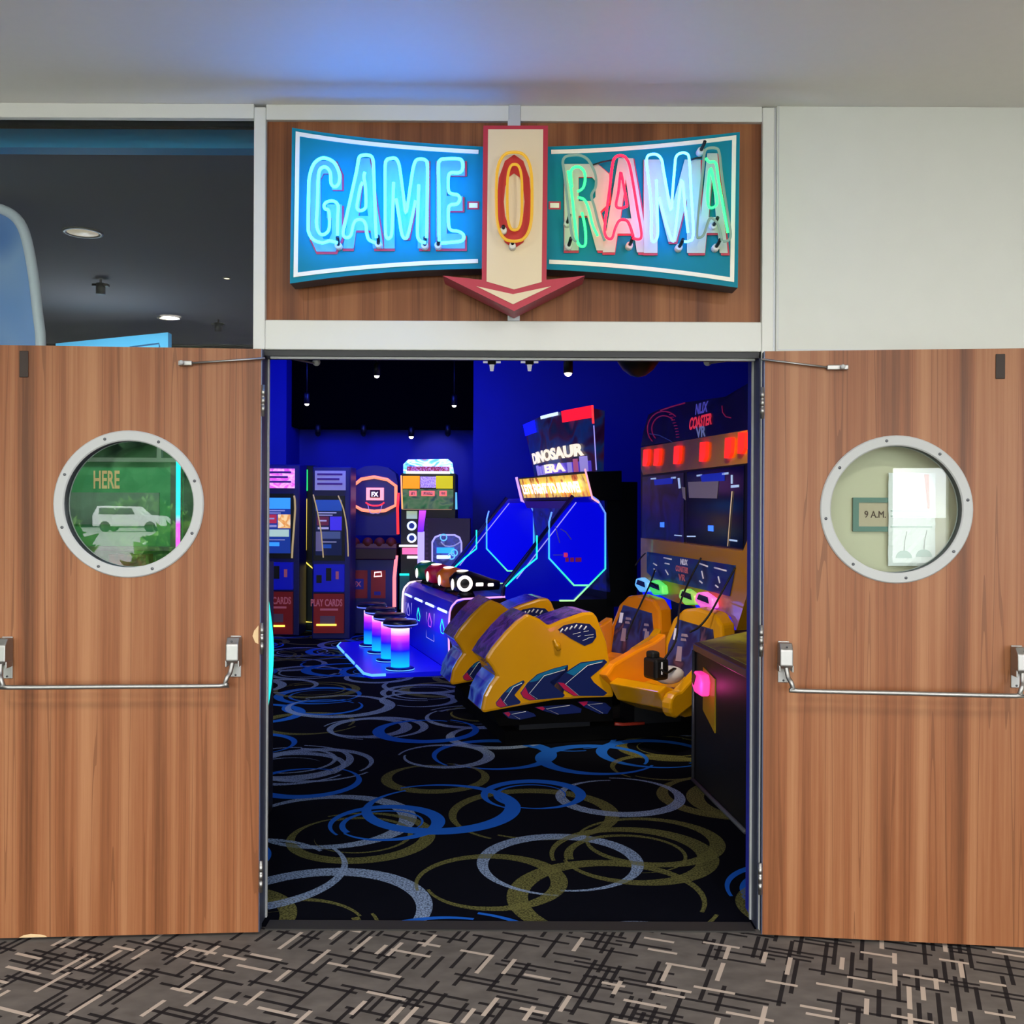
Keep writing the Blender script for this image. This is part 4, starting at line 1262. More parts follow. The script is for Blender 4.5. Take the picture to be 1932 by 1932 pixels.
# wings (side screens)
wing_px = [(952, 1104), (1078, 939), (1117, 937), (1127, 942), (1141, 968), (1141, 1073), (1082, 1134), (950, 1134)]
ins_px = [(1036, 990), (1036, 1053), (1082, 1104), (1109, 1104), (1138, 1070), (1138, 972), (1124, 948), (1082, 948)]
wing_pts = [DG.y(px, py, 0.0) for px, py in wing_px]
for yo, sides in ((0.0, True), (WID, False)):
    sft = Vector((0, yo, 0))
    w_ = prism('side_screen', [p + sft for p in wing_pts], (0, 0.03, 0), ACRYLD, DG.root)
    prism('screen_inset', [DG.y(px, py, 0.0) + sft + Vector((0, -0.012, 0)) for px, py in ins_px], (0, 0.012, 0), ACRYL, w_)
    tube('slant_rail', [p + sft for p in (DG.y(948, 1128), DG.y(951, 1104), DG.y(1081, 936))], 0.022, EDGEM, DG.root)
    tube('slant_light', [DG.y(974, 1092) + sft + Vector((0, -0.014, 0)), DG.y(1086, 948) + sft + Vector((0, -0.014, 0))], 0.005, L_LAV, w_)
    tube('outline_light', [p + sft + Vector((0, -0.015, 0)) for p in [DG.y(*q) for q in ((1117, 937), (1127, 944), (1141, 968), (1141, 1073), (1082, 1133), (1055, 1133))]], 0.009,
         gradient('outline_glow_%d' % int(yo > 0), [(0.0, '#b8f59a'), (0.25, '#30e8b0'), (0.5, '#40b8ff'), (1.0, '#7088ff')], 0.65, 1.68, 1.2), DG.root)
    tube('outline_light', [p + sft + Vector((0, -0.015, 0)) for p in [DG.y(*q) for q in ((1040, 966), (1035, 985), (1035, 1053), (1082, 1104), (1109, 1104))]], 0.009,
         gradient('outline_glow_%d' % int(yo > 0), [], 0, 1, 1), DG.root)
    tube('outline_light', [p + sft + Vector((0, -0.015, 0)) for p in [DG.y(*q) for q in ((1012, 1010), (1012, 1053), (985, 1075), (953, 1106))]], 0.009, L_CYA, DG.root)
GLR = mat('screen_faint_grey', '#4a4a90', 0.4, em='#4a4a98', es=0.35)
DG.tube('screen_figure', [(1048, 992), (1052, 1010), (1056, 1024)], -0.016, 0.005, GLR)
DG.tube('screen_figure', [(1058, 998), (1068, 1004), (1078, 1018)], -0.016, 0.005, GLR)
DG.tube('screen_figure', [(1044, 1047), (1062, 1047)], -0.016, 0.004, GLR)
DG.tube('screen_target', [(1064, 1047), (1070, 1047)], -0.016, 0.022, mat('screen_target_red', '#d03060', 0.4, em='#d83060', es=0.7))
for q in ((1067, 1073), (1076, 1083), (1086, 1097)):
    DG.rect('screen_print', q[0], 1052, q[1], 1060, -0.015, 0.003, mat('screen_text_red', '#7a2050', 0.4, em='#7a2058', es=0.5))
# reflections of the game picture on the inner screen
gp = prism('game_screen', [(1.62, 0.05, 0.75), (1.62, WID - 0.02, 0.75), (1.55, WID - 0.02, 1.68), (1.55, 0.05, 1.68)], (0.04, 0, 0), art('game_picture', ['#04063a', '#0a1488', '#1a2060', '#06082a', '#303890'], (3, 3, 4), 0.5), DG.root)
prism('cabinet_back', [(0.5, 0.05, 0.0), (1.7, 0.05, 0.0), (1.7, WID, 0.0), (0.5, WID, 0.0)], (0, 0, 0.68), BLK, DG.root)
prism('tower_back', [(1.62, 0.05, 0.6), (1.95, 0.05, 0.6), (1.95, WID, 0.6), (1.62, WID, 0.6)], (0, 0, 1.25), BLK, DG.root)
# lower marquee
mqp = [DG.y(1105, 893), DG.y(1112, 937), DG.y(1140, 945), DG.y(1138, 893)]
hd_ = prism('marquee_box', [(1.36, -0.02, 1.94), (1.44, -0.02, 1.66), (1.75, -0.02, 1.66), (1.75, -0.02, 1.96)], (0, WID + 0.06, 0), BLK, DG.root, bevel=0.01)
prism('marquee_face', [(1.345, 0.0, 1.92), (1.405, 0.0, 1.70), (1.405, WID - 0.15, 1.70), (1.345, WID - 0.15, 1.92)], (0.02, 0, 0.004), art('marquee_fire', ['#c85010', '#ffb020', '#ffe060', '#a03a10', '#ff9830'], (3, 7, 4), 0.75), hd_)
text('lettering', "LET'S FIGHT TO SURVIVE!", [(1.385, WID - 0.25, 1.745), (1.385, 0.12, 1.745), (1.345, 0.12, 1.86), (1.345, WID - 0.25, 1.86)], WHITEL, hd_, 0.05, (-1, 0, 0), 0.012)
tube('marquee_light', [(1.35, WID - 0.02, 1.95), (1.42, WID - 0.02, 1.67), (1.5, WID - 0.02, 1.64)], 0.016, neon('strip_pale_violet', '#d0a0ff', 1.3), hd_)
tube('marquee_light', [(1.35, -0.03, 1.97), (1.43, -0.03, 1.68), (1.5, -0.03, 1.64)], 0.010, neon('strip_rosy', '#ffb0c8', 1.2), hd_)
prism('marquee_apron', [(1.46, 0.25, 1.58), (1.46, WID - 0.1, 1.58), (1.42, WID - 0.1, 1.66), (1.42, 0.25, 1.66)], (0.02, 0, 0), mat('apron_plum', '#4a2860', 0.4, em='#40205a', es=0.3), hd_)
# upper sign: slightly bowed, with a dark picture, the name, and coloured corner lamps
sgp = []
NS = 8
bm = bmesh.new()
cols_ = []
for i in range(NS + 1):
    t = i / NS
    y = 0.0 + (WID - 0.0) * t
    xb = 1.50 - 0.10 * math.sin(math.pi * t)
    ztop = 2.57 + 0.03 * math.sin(math.pi * t)
    yb = 0.02 + (WID - 0.28) * t
    cols_.append([bm.verts.new((xb, yb, 1.95)), bm.verts.new((xb - 0.05, y, ztop)), bm.verts.new((xb + 0.07, y, ztop - 0.02)), bm.verts.new((xb + 0.07, yb, 1.95))])
for A, B in zip(cols_, cols_[1:]):
    for k in range(4):
        bm.faces.new((A[k], A[(k + 1) % 4], B[(k + 1) % 4], B[k]))
bm.faces.new(cols_[0])
bm.faces.new(list(reversed(cols_[-1])))
sgn = from_bm('upper_sign', bm, art('sign_dark_picture', ['#0c0a28', '#32103a', '#123a78', '#4a1430', '#0a2848', '#6a3050'], (2.2, 1.6, 2.6), 0.28), DG.root)


def sgq(u0, u1, z0, z1, off=0.012):
    """quad on the bowed sign: u from the viewer's left (0) to right (1)"""
    out = []
    for u, z in ((u0, z0), (u1, z0), (u1, z1), (u0, z1)):
        t = 1 - u
        k = (z - 1.95) / 0.62
        y = (0.02 + (WID - 0.28) * t) * (1 - k) + WID * t * k
        xb = 1.50 - 0.10 * math.sin(math.pi * t) - 0.05 * k
        out.append(Vector((xb - off, y, z)))
    return out


CREAML = mat('lit_sign_cream', '#fff4d8', 0.4, em='#fff0d0', es=1.0)
# backing plates that follow the bow of the sign
def sign_plate(nm, u0, u1, z0, z1, m, off=0.006, zs=0.0):
    n = 6
    bm = bmesh.new()
    L = []
    for i in range(n + 1):
        u = u0 + (u1 - u0) * i / n
        q = sgq(u, u, z0 + zs * (u - u0), z1 + zs * (u - u0), off)
        L.append([bm.verts.new(q[0]), bm.verts.new(q[3]), bm.verts.new(q[3] + Vector((0.004, 0, 0))), bm.verts.new(q[0] + Vector((0.004, 0, 0)))])
    for A, B in zip(L, L[1:]):
        for k in range(4):
            bm.faces.new((A[k], A[(k + 1) % 4], B[(k + 1) % 4], B[k]))
    bm.faces.new(L[0])
    bm.faces.new(list(reversed(L[-1])))
    return from_bm(nm, bm, m, sgn)


sign_plate('picture_band', 0.12, 0.95, 1.955, 2.06, mat('sign_violet_band', '#6a50d0', 0.4, em='#6048d8', es=0.5))
for u0, u1, h in ((0.14, 0.2, 0.1), (0.22, 0.27, 0.08), (0.29, 0.34, 0.09), (0.70, 0.75, 0.09), (0.77, 0.82, 0.12), (0.84, 0.92, 0.14)):
    sign_plate('skyline_block', u0, u1, 1.955, 1.97 + h, [mat('print_lilac', '#c8b8f0', 0.4, em='#b8a8f8', es=0.5), mat('print_pink', '#e88aa8', 0.4, em='#e06a90', es=0.4)][int(u0 * 100) % 2], 0.010)


def sign_text(body, u0, u1, z0, z1, zs, m):
    uv, fs = glyphs(body, 0.045)
    bm = bmesh.new()
    V = [bm.verts.new(sgq(u0 + (u1 - u0) * a, 0, z0 + (z1 - z0) * b + zs * a, 0, 0.020)[0]) for a, b in uv]
    Fs = []
    for f in fs:
        try:
            Fs.append(bm.faces.new([V[i] for i in f]))
        except ValueError:
            pass
    r = bmesh.ops.extrude_face_region(bm, geom=Fs)
    for g in r['geom']:
        if isinstance(g, bmesh.types.BMVert):
            g.co.x += 0.006
    return from_bm('lettering', bm, m, sgn)


sign_text('DINOSAUR', 0.10, 0.90, 2.085, 2.215, 0.03, CREAML)
sign_text('ERA', 0.36, 0.68, 1.965, 2.06, 0.005, CREAML)
sign_plate('corner_lamp', 0.70, 1.0, 2.48, 2.60, mat('lit_red_lamp', '#ff2030', 0.3, em='#ff1828', es=1.2), 0.012)
sign_plate('corner_lamp', 0.0, 0.30, 2.44, 2.58, mat('lit_blue_lamp', '#2030ff', 0.3, em='#1018ff', es=1.0), 0.012)
sign_plate('corner_lamp', 0.42, 0.66, 2.565, 2.60, COLDL, 0.012)
tube('sign_edge_light', [sgq(1, 1, 2.6, 2.6)[0], sgq(1, 1, 2.42, 2.42)[0]], 0.012, L_RED, sgn)
tube('sign_edge_light', [sgq(1, 1, 2.40, 2.40)[0] + Vector((0, -0.01, 0)), sgq(1, 1, 1.96, 1.96)[0] + Vector((0, -0.01, 0))], 0.006, L_LAV, sgn)

# the four guns on the console
GUN = [('black gun', BLK), ('orange gun', mat('gun_orange', '#d86a18', 0.4, em='#d86a18', es=0.1)), ('red gun', mat('gun_red', '#b8102c', 0.4, em='#b8102c', es=0.12)), ('green gun', mat('gun_green', '#0e6a34', 0.4, em='#0e6a34', es=0.12))]
zc = cprof[5].z + 0.01
for k, (nm, gm) in enumerate(GUN):
    y0 = 0.16 + 0.55 * k
    g = tube('gun', [(0.05, y0, zc + 0.12), (0.10, y0, zc + 0.13), (0.20, y0, zc + 0.135), (0.32, y0, zc + 0.12), (0.44, y0, zc + 0.10), (0.53, y0, zc + 0.09)], [0.055, 0.095, 0.11, 0.085, 0.06, 0.045], gm, DG.root, seg=14)
    g['label'] = nm
    if k == 0:
        tube('gun_ring_light', [(0.16 + 0.062 * math.cos(a), y0 - 0.112, zc + 0.12 + 0.062 * math.sin(a)) for a in [2 * math.pi * i / 20 for i in range(20)]], 0.016, WHITEL, g, closed=True)
    if k == 0:
        box('gun_pad', 0.275, 0.35, y0 - 0.098, y0 - 0.07, zc + 0.09, zc + 0.125, WHITEL, g, bevel=0.008)
    if k == 0:
        box('gun_pad', 0.40, 0.46, y0 - 0.075, y0 - 0.05, zc + 0.085, zc + 0.115, WHITEL, g, bevel=0.008)
    ellipsoid('gun_top_light', (0.16, y0 - 0.02, zc + 0.235), (0.06, 0.035, 0.012), WHITEL, g)
    ellipsoid('gun_tail_light', (0.055, y0 - 0.05, zc + 0.11), (0.014, 0.03, 0.055), WHITEL, g)
    lathe('gun_post', [(0.09, zc - 0.01), (0.07, zc + 0.03), (0.03, zc + 0.05), (0.03, zc + 0.1)], (0.2, y0, 0), BLK, g)

# glowing stools on the platform
stool_glow = gradient('stool_glow', [(0.0, '#10b8ff'), (0.22, '#1088ff'), (0.42, '#1010ff'), (0.62, '#8010ff'), (0.80, '#e048e8'), (1.0, '#fff0ff')], 0.03, 0.40, 1.25)
WORD = ['nearest to the yellow ride', 'second from the yellow ride', 'third from the yellow ride', 'farthest from the yellow ride']
for k in range(4):
    ct, st = math.cos(TH), math.sin(TH)
    xl, yl = -0.43, 0.20 + 0.55 * k
    s_ = thing('glowing_stool', 'glowing blue and violet stool on the gallery platform, %s' % WORD[k], 'stool', (DG.o.x + xl * ct - yl * st, DG.o.y + xl * st + yl * ct, 0.045), 0, 'glowing stools at the shooting gallery')
    lathe('glow_column', [(0.088, 0.03), (0.088, 0.40)], (0, 0, 0), stool_glow, s_)
    lathe('base_ring', [(0.135, 0.0), (0.135, 0.02), (0.10, 0.032)], (0, 0, 0), mat('stool_base', '#1020a0', 0.3, metal=0.5), s_)
    lathe('base_light', [(0.137, 0.006), (0.137, 0.014)], (0, 0, 0), L_BLU, s_)
    st_ = lathe('seat', [(0.10, 0.40), (0.16, 0.42), (0.165, 0.45), (0.15, 0.475), (0.06, 0.48)], (0, 0, 0), mat('stool_seat_navy', '#12123a', 0.3), s_)
    lathe('seat_trim', [(0.166, 0.428), (0.167, 0.434), (0.166, 0.44)], (0, 0, 0), mat('stool_seat_trim', '#90a0ff', 0.3, em='#6a80ff', es=0.8), st_)

add_light('platform_glow', 'POINT', (DG.o.x - 0.35, DG.o.y + 0.3, 0.5), 3.0, (0.05, 0.1, 1.0), size=0.1)
add_light('gallery_glow', 'POINT', (DG.o.x + 0.35, DG.o.y + 1.2, 1.25), 6.0, (0.03, 0.06, 1.0), size=0.2)

# ------------------------------------------------------------------ yellow two-seat coaster simulator
YEL = mat('ride_yellow_gloss', '#d8960a', 0.22, coat=0.4, noise=0.05, nscale=3)
ORG = mat('ride_orange_gloss', '#f08c0c', 0.2, coat=0.5)
DECN = mat('decal_navy', '#101e58', 0.3)
DECT = mat('decal_teal', '#0f6a9a', 0.3)
DECM = mat('decal_magenta', '#b0184a', 0.3)
DECW = mat('decal_white', '#e4e4f0', 0.4)
DECP = art('decal_violet_print', ['#1a1440', '#3a2478', '#6a40a8', '#1c1848'], (9, 9, 9), 0.0, 0.25)
NOSE_SHEEN = art('nose_sheen_blue', ['#1818a0', '#4040e0', '#70a0ff', '#2020c0'], (7, 3, 5), 0.12, 0.12)  # blue light on the glossy nose, painted with a faint glow
mat('ride_base_matt_black', '#020203', 0.95, spec=0.1)
TH2 = math.atan2(0.26, 0.966)
CO = Rig('coaster_simulator', 'yellow two-seat virtual roller coaster ride with chevron decals and a screen cabinet', 'arcade machine', 895, 6.35, TH2)
PW = 0.42


def d2(p):
    return (840 + p[0] * 0.18634, 1080 + p[1] * 0.18634)


pod_px = [(911, 1346), (909, 1339), (914, 1313), (925, 1292), (937, 1276), (928, 1259), (916, 1244), (929, 1223), (955, 1192), (975, 1172), (995, 1158), (1019, 1168), (1036, 1181),
          (1060, 1170), (1101, 1156), (1119, 1155), (1127, 1164), (1145, 1210), (1152, 1255), (1159, 1316), (1100, 1318), (1045, 1322), (980, 1333)]
pod_pts = [CO.y(*p) for p in pod_px]


def ribbon(name, pts, y0, y1, off, m, parent):
    bm = bmesh.new()
    L = []
    for i, p in enumerate(pts):
        a, b = pts[max(i - 1, 0)], pts[min(i + 1, len(pts) - 1)]
        d = (b - a).normalized()
        n = Vector((-d.z, 0, d.x))
        L.append([bm.verts.new(Vector((p.x, y, p.z)) + n * o) for y, o in ((y0, off), (y1, off), (y1, -0.004), (y0, -0.004))])
    for A, B in zip(L, L[1:]):
        for k in range(4):
            bm.faces.new((A[k], A[(k + 1) % 4], B[(k + 1) % 4], B[k]))
    bm.faces.new(L[0])
    bm.faces.new(list(reversed(L[-1])))
    return from_bm(name, bm, m, parent)


CHEV = [
    ([(1125, 1110), (1215, 1010), (1370, 910), (1610, 880), (1640, 905), (1590, 960), (1470, 1060), (1500, 1110), (1640, 1220), (1600, 1250), (1300, 1250), (1200, 1190)],
     [(1590, 905), (1440, 940), (1215, 1130), (1350, 1245)], [(1225, 1015), (1370, 920), (1600, 886), (1590, 900), (1440, 930), (1300, 1045)], [(1140, 1112), (1200, 1120), (1345, 1245), (1300, 1245), (1205, 1185)]),
    ([(760, 1220), (830, 1120), (930, 1030), (1100, 970), (1240, 935), (1245, 960), (1060, 1110), (1100, 1150), (1210, 1240), (1190, 1265), (850, 1295), (790, 1270)],
     [(1210, 985), (1000, 1045), (850, 1225), (930, 1280)], [(850, 1110), (935, 1035), (1100, 975), (1235, 942), (1205, 975), (1000, 1035), (920, 1100)], [(768, 1222), (810, 1160), (840, 1225), (915, 1285), (850, 1290), (795, 1265)]),
    ([(510, 1320), (590, 1220), (650, 1160), (790, 1090), (805, 1110), (700, 1240), (720, 1270), (765, 1310), (750, 1330), (560, 1370), (520, 1350)],
     [(775, 1120), (690, 1160), (590, 1305), (625, 1345)], [(610, 1215), (655, 1165), (785, 1098), (770, 1115), (690, 1152), (640, 1210)], [(516, 1322), (560, 1270), (580, 1305), (615, 1350), (560, 1364), (524, 1346)]),
]
SMALL = [([(580, 1420), (640, 1405), (820, 1400), (900, 1430), (920, 1455), (760, 1490), (640, 1475)], [(815, 1407), (670, 1435), (755, 1483)], [(590, 1420), (640, 1410), (660, 1432), (640, 1460)]),
         ([(905, 1365), (970, 1355), (1280, 1335), (1380, 1380), (1370, 1420), (1130, 1440), (990, 1400)], [(1260, 1345), (1020, 1380), (1145, 1435)], [(915, 1366), (985, 1356), (1010, 1378), (985, 1395)]),
         ([(1340, 1310), (1450, 1300), (1620, 1320), (1680, 1370), (1640, 1430), (1560, 1430), (1400, 1360)], [(1590, 1325), (1440, 1337), (1595, 1425)], [(1350, 1312), (1440, 1305), (1432, 1335), (1400, 1352)])]
for yo in (0.0, 1.02):
    S = Vector((0, yo, 0))
    pod = prism('pod', [p + S for p in pod_pts], (0, PW, 0), YEL, CO.root, bevel=0.018)
    pod['label'] = 'near yellow pod with chevrons' if yo == 0 else 'far yellow pod'
    ribbon('nose_decal', [p + S for p in pod_pts[6:11]], yo + 0.03, yo + PW - 0.03, 0.005, DECP, pod)
    ribbon('nose_sheen', [p + S for p in pod_pts[1:5]], yo + 0.03, yo + PW - 0.03, 0.005, NOSE_SHEEN, pod)
    ribbon('rear_decal', [p + S for p in pod_pts[12:15]], yo + 0.03, yo + PW - 0.03, 0.005, DECP, pod)
    for out, line, teal, mag in CHEV:
        prism('chevron', [CO.y(*d2(p)) + S + Vector((0, -0.003, 0)) for p in out], (0, 0.003, 0), DECN, pod)
        prism('chevron_shade', [CO.y(*d2(p)) + S + Vector((0, -0.005, 0)) for p in teal], (0, 0.003, 0), DECT, pod)
        prism('chevron_shade', [CO.y(*d2(p)) + S + Vector((0, -0.005, 0)) for p in mag], (0, 0.003, 0), DECM, pod)
        tube('chevron_line', [CO.y(*d2(p)) + S + Vector((0, -0.005, 0)) for p in line], 0.0026, DECW, pod, seg=5)
    hp = prism('side_badge', [CO.y(*d2(p)) + S + Vector((0, -0.003, 0)) for p in [(1140, 580), (1200, 535), (1320, 510), (1460, 520), (1520, 580), (1530, 650), (1490, 710), (1410, 745), (1270, 670)]], (0, 0.003, 0), DECN, pod)
    for k in range(6):
        p = CO.y(*d2((1175 + 48 * k, 588 - 14 * min(k, 3) + 8 * max(k - 3, 0)))) + S
        tube('badge_link', [p + Vector((-0.010, -0.004, -0.012)), p + Vector((0.010, -0.004, 0.012))], 0.0055, DECW, pod, seg=6)
    for a, b_ in (((1290, 625), (1370, 605)), ((1340, 650), (1370, 640)), ((1400, 600), (1450, 590)), ((1410, 640), (1500, 628)), ((1390, 690), (1440, 670)), ((1440, 665), (1500, 652))):
        tube('badge_line', [CO.y(*d2(a)) + S + Vector((0, -0.004, 0)), CO.y(*d2(b_)) + S + Vector((0, -0.004, 0))], 0.002, DECW, pod, seg=5)
    q = CO.y(1050, 1216) + S
    tube('side_knob', [q + Vector((-0.02, -0.005, 0.035)), q + Vector((0.0, -0.012, 0.0)), q + Vector((0.015, -0.008, -0.035))], [0.012, 0.022, 0.016], YEL, pod, smooth=3)
    # black skirt with the small chevrons
    sk = prism('skirt', [CO.y(*p) + S + Vector((0, 0.03, 0)) for p in [(925, 1340), (1045, 1318), (1157, 1310), (1160, 1362), (1050, 1366), (945, 1372)]], (0, PW - 0.06, 0), mat('ride_base_matt_black', '#020203', 0.95, spec=0.1), CO.root)
    for out, line, mag in SMALL:
        prism('chevron', [CO.y(*d2(p), 0.03) + S + Vector((0, -0.003, 0)) for p in out], (0, 0.003, 0), DECN, sk)
        prism('chevron_shade', [CO.y(*d2(p), 0.03) + S + Vector((0, -0.005, 0)) for p in mag], (0, 0.003, 0), DECM, sk)
        tube('chevron_line', [CO.y(*d2(p), 0.03) + S + Vector((0, -0.005, 0)) for p in line], 0.0022, DECW, sk, seg=5)
bx0 = CO.y(960, 1300).x
box('base_platform', bx0, 2.6, 0.08, 1.75, 0.0, 0.10, mat('ride_base_matt_black', '#020203', 0.95, spec=0.1), CO.root, bevel=0.01)
for yo in (0.1, 1.12):
    box('lift_column', bx0 + 0.1, bx0 + 0.6, yo, yo + 0.24, 0.10, 0.22, BLK, CO.root)
    box('seat_column', 1.15, 1.5, yo - 0.02, yo + 0.25, 0.10, 0.30, BLK, CO.root)
ft = CO.y(1166, 1370, 0.0)
tube('foot_rail', [(ft.x, 0.06, 0.115), (ft.x + 0.06, 0.07, 0.105), (ft.x + 0.22, 0.07, 0.105)], 0.012, mat('foot_rail_red', '#a03020', 0.4), CO.root)

# seats
ca, sa = math.cos(TH2), math.sin(TH2)


def co_local(wx, wy, z):
    dx, dy = wx - CO.o.x, wy - CO.o.y
    return Vector((dx * ca + dy * sa, -dx * sa + dy * ca, z))


SEATD = art('seat_print', ['#141a50', '#221a5a', '#2a3a88', '#181440', '#8a5a78'], (7, 7, 5), 0.0, 0.4)
A_ = Vector((0.66, -0.75, 0))
B_ = Vector((0.75, 0.66, 0))
for k, (wx, D_, lab) in enumerate(((1.223, 6.75, 'near seat'), (0.95, 7.76, 'far seat'))):
    def SP(u, v, z, wx=wx, D_=D_):
        p = Vector((wx, D_ - CAMD, 0)) + A_ * u + B_ * v
        return co_local(p.x, p.y, z)
    lean = lambda z: (z - 0.4) * 0.22
    back = [(-0.26, 0.38), (-0.265, 0.62), (-0.21, 0.80), (-0.13, 0.875), (-0.02, 0.89), (0.14, 0.865), (0.22, 0.79), (0.262, 0.62), (0.26, 0.38)]
    sb = prism('seat_back', [SP(u, lean(z), z) for u, z in back], SP(0, 0.15, 0) - SP(0, 0, 0), ORG if k else YEL, CO.root, bevel=0.02)
    sb['label'] = lab
    panel = [(-0.20, 0.40), (-0.205, 0.62), (-0.15, 0.80), (0.15, 0.76), (0.20, 0.60), (0.20, 0.40)]
    prism('seat_pad', [SP(u, lean(z) - 0.015, z) for u, z in panel], SP(0, 0.02, 0) - SP(0, 0, 0), SEATD, sb)
    for u, z, w_, h_ in ((-0.165, 0.66, 0.035, 0.08), (-0.10, 0.69, 0.06, 0.018), (-0.10, 0.66, 0.05, 0.018), (0.10, 0.66, 0.05, 0.018), (0.10, 0.62, 0.04, 0.018), (-0.12, 0.52, 0.05, 0.10), (0.12, 0.52, 0.05, 0.10)):
        if u == -0.165:
            text('lettering', '1', [SP(a, lean(b) - 0.018, b) for a, b in ((u, z), (u + w_, z), (u + w_, z + h_), (u, z + h_))], PRINTW, sb, 0.02, (-0.75, -0.66, 0))
        else:
            prism('pad_print', [SP(a, lean(b) - 0.018, b) for a, b in ((u, z), (u + w_, z), (u + w_ * 0.8, z + h_), (u, z + h_))], SP(0, 0.003, 0) - SP(0, 0, 0), mat('pad_print_pale', '#9a8aa8', 0.5), sb)
    up = SP(0.08, 0, 0) - SP(0, 0, 0)
    armL = [(0.02, 0.70), (-0.10, 0.65), (-0.28, 0.61), (-0.52, 0.54), (-0.60, 0.47), (-0.50, 0.37), (-0.25, 0.25), (0.02, 0.20)]
    prism('seat_side', [SP(-0.29, v, z) for v, z in armL], up, ORG, CO.root, bevel=0.015)
    pill = []
    for i in range(9):
        a = math.pi * (0.42 + i / 8)
        pill.append((-0.47 + 0.085 * math.cos(a), 0.335 + 0.085 * math.sin(a)))
    armR = [(0.02, 0.66), (-0.05, 0.60), (-0.25, 0.53)] + pill + [(-0.25, 0.34), (-0.1, 0.30), (0.02, 0.28)]
    prism('seat_side', [SP(0.22, v, z) for v, z in armR], up, YEL, CO.root, bevel=0.015)
    pan = [(0.02, 0.43), (0.02, 0.22), (-0.3, 0.22), (-0.5, 0.30), (-0.58, 0.42), (-0.50, 0.45), (-0.3, 0.38), (-0.1, 0.40)]
    prism('seat_pan', [SP(-0.21, v, z) for v, z in pan], SP(0.43, 0, 0) - SP(0, 0, 0), YEL if k == 0 else ORG, CO.root, bevel=0.01)

# screen cabinet: its face is the plane x = 1.95 of the ride
XF = 1.95


def z3(p):
    return (1120 + p[0] * 0.207, 720 + p[1] * 0.207)


def z4(p):
    return (1120 + p[0] * 0.2071, 1040 + p[1] * 0.2071)


cab = CO.polyx('cabinet', [(1209, 846), (1420, 810), (1420, 1330), (1209, 1255)], XF + 0.06, 0.5, BLK)
n0, n1 = CO.x(1209, 900, XF).y, CO.x(1420, 900, XF).y
box('cabinet_foot', XF + 0.06, XF + 0.56, min(n0, n1), max(n0, n1), 0.10, 0.6, BLK, CO.root)
mqn = CO.polyx('marquee', [z3(p) for p in [(430, 590), (455, 450), (500, 300), (600, 250), (830, 190), (1250, 130), (1400, 20), (1500, 10), (1500, 430)]], XF, 0.25, art('marquee_night', ['#03041c', '#070a40', '#0a0828', '#100838'], (3, 3, 3), 0.25))
RINGM = mat('print_magenta_line', '#8a1a50', 0.5, em='#8a1a50', es=0.45)
for cx, cy, rx, ry in ((640, 430, 150, 160), (640, 430, 110, 120)):
    CO.tubex('ring_print', [z3((cx + rx * math.cos(a), cy + ry * math.sin(a))) for a in [math.pi * (0.75 + i / 14) for i in range(15)]], XF - 0.004, 0.005, RINGM, mqn, seg=5)
for k in range(9):
    CO.tubex('tooth_print', [z3((690 + 11 * k - 3 * max(0, k - 4) ** 1.5, 300 + 26 * k)), z3((715 + 11 * k - 3 * max(0, k - 4) ** 1.5, 296 + 26 * k))], XF - 0.004, 0.004, RINGM, mqn, seg=4)
CO.tubex('track_print', [z3((610, 262)), z3((720, 225)), z3((830, 195))], XF - 0.004, 0.006, RINGM, mqn, seg=5)
CO.tubex('track_print', [z3((510, 475)), z3((600, 490)), z3((700, 540)), z3((740, 575))], XF - 0.004, 0.004, mat('print_blue_line', '#34408a', 0.5, em='#34408a', es=0.3), mqn, seg=5)
CO.tubex('track_print', [z3((1170, 220)), z3((1175, 280)), z3((1205, 320)), z3((1250, 330))], XF - 0.004, 0.004, RINGM, mqn, seg=5)
for body, q, m_ in (('NLIX', [(930, 305), (1040, 275), (1052, 175), (940, 205)], mat('print_indigo', '#5a58b8', 0.5, em='#5450c0', es=0.5)),
                    ('COASTER', [(872, 445), (1080, 390), (1088, 282), (885, 330)], mat('print_hot_pink', '#d8384a', 0.5, em='#e03048', es=0.7)),
                    ('VR', [(940, 515), (1025, 500), (1030, 400), (935, 410)], mat('print_steel_blue', '#7a80b0', 0.5, em='#7078b0', es=0.5))):
    text('lettering', body, [CO.x(*z3(p), XF) for p in q], m_, mqn, 0.03, (-1, 0, 0), 0.004)
band = CO.polyx('lamp_band', [z3(p) for p in [(432, 600), (1500, 425), (1500, 720), (1390, 745), (450, 850), (432, 790)]], XF - 0.05, 0.25, YEL)
RLAMP = mat('lit_red_lens', '#ff2a18', 0.3, em='#ff1c10', es=2.0)
for cx, cy in ((470, 695), (570, 690), (752, 670), (990, 640), (1222, 605), (1342, 560)):
    w_ = 20 + (cx - 470) * 0.010
    h_ = 72 + (cx - 470) * 0.025
    CO.polyx('red_lamp', [z3(p) for p in [(cx - w_ + 4, cy - h_), (cx + w_ + 8, cy - h_ - 4), (cx + w_ + 2, cy + h_ * 0.5), (cx + 8, cy + h_), (cx - w_ - 4, cy + h_ + 2)]], XF - 0.075, 0.03, RLAMP, band)
scr = CO.polyx('screen_bezel', [z3(p) for p in [(440, 850), (1400, 735), (1400, 1570), (440, 1440)]], XF + 0.0, 0.1, BLK)
CO.polyx('screen', [z3(p) for p in [(445, 870), (820, 830), (820, 1470), (440, 1425)]], XF - 0.004, 0.006, art('screen_left_game', ['#04062a', '#080c50', '#03041a', '#181040', '#0a1a60'], (3, 3, 3), 0.45), scr)
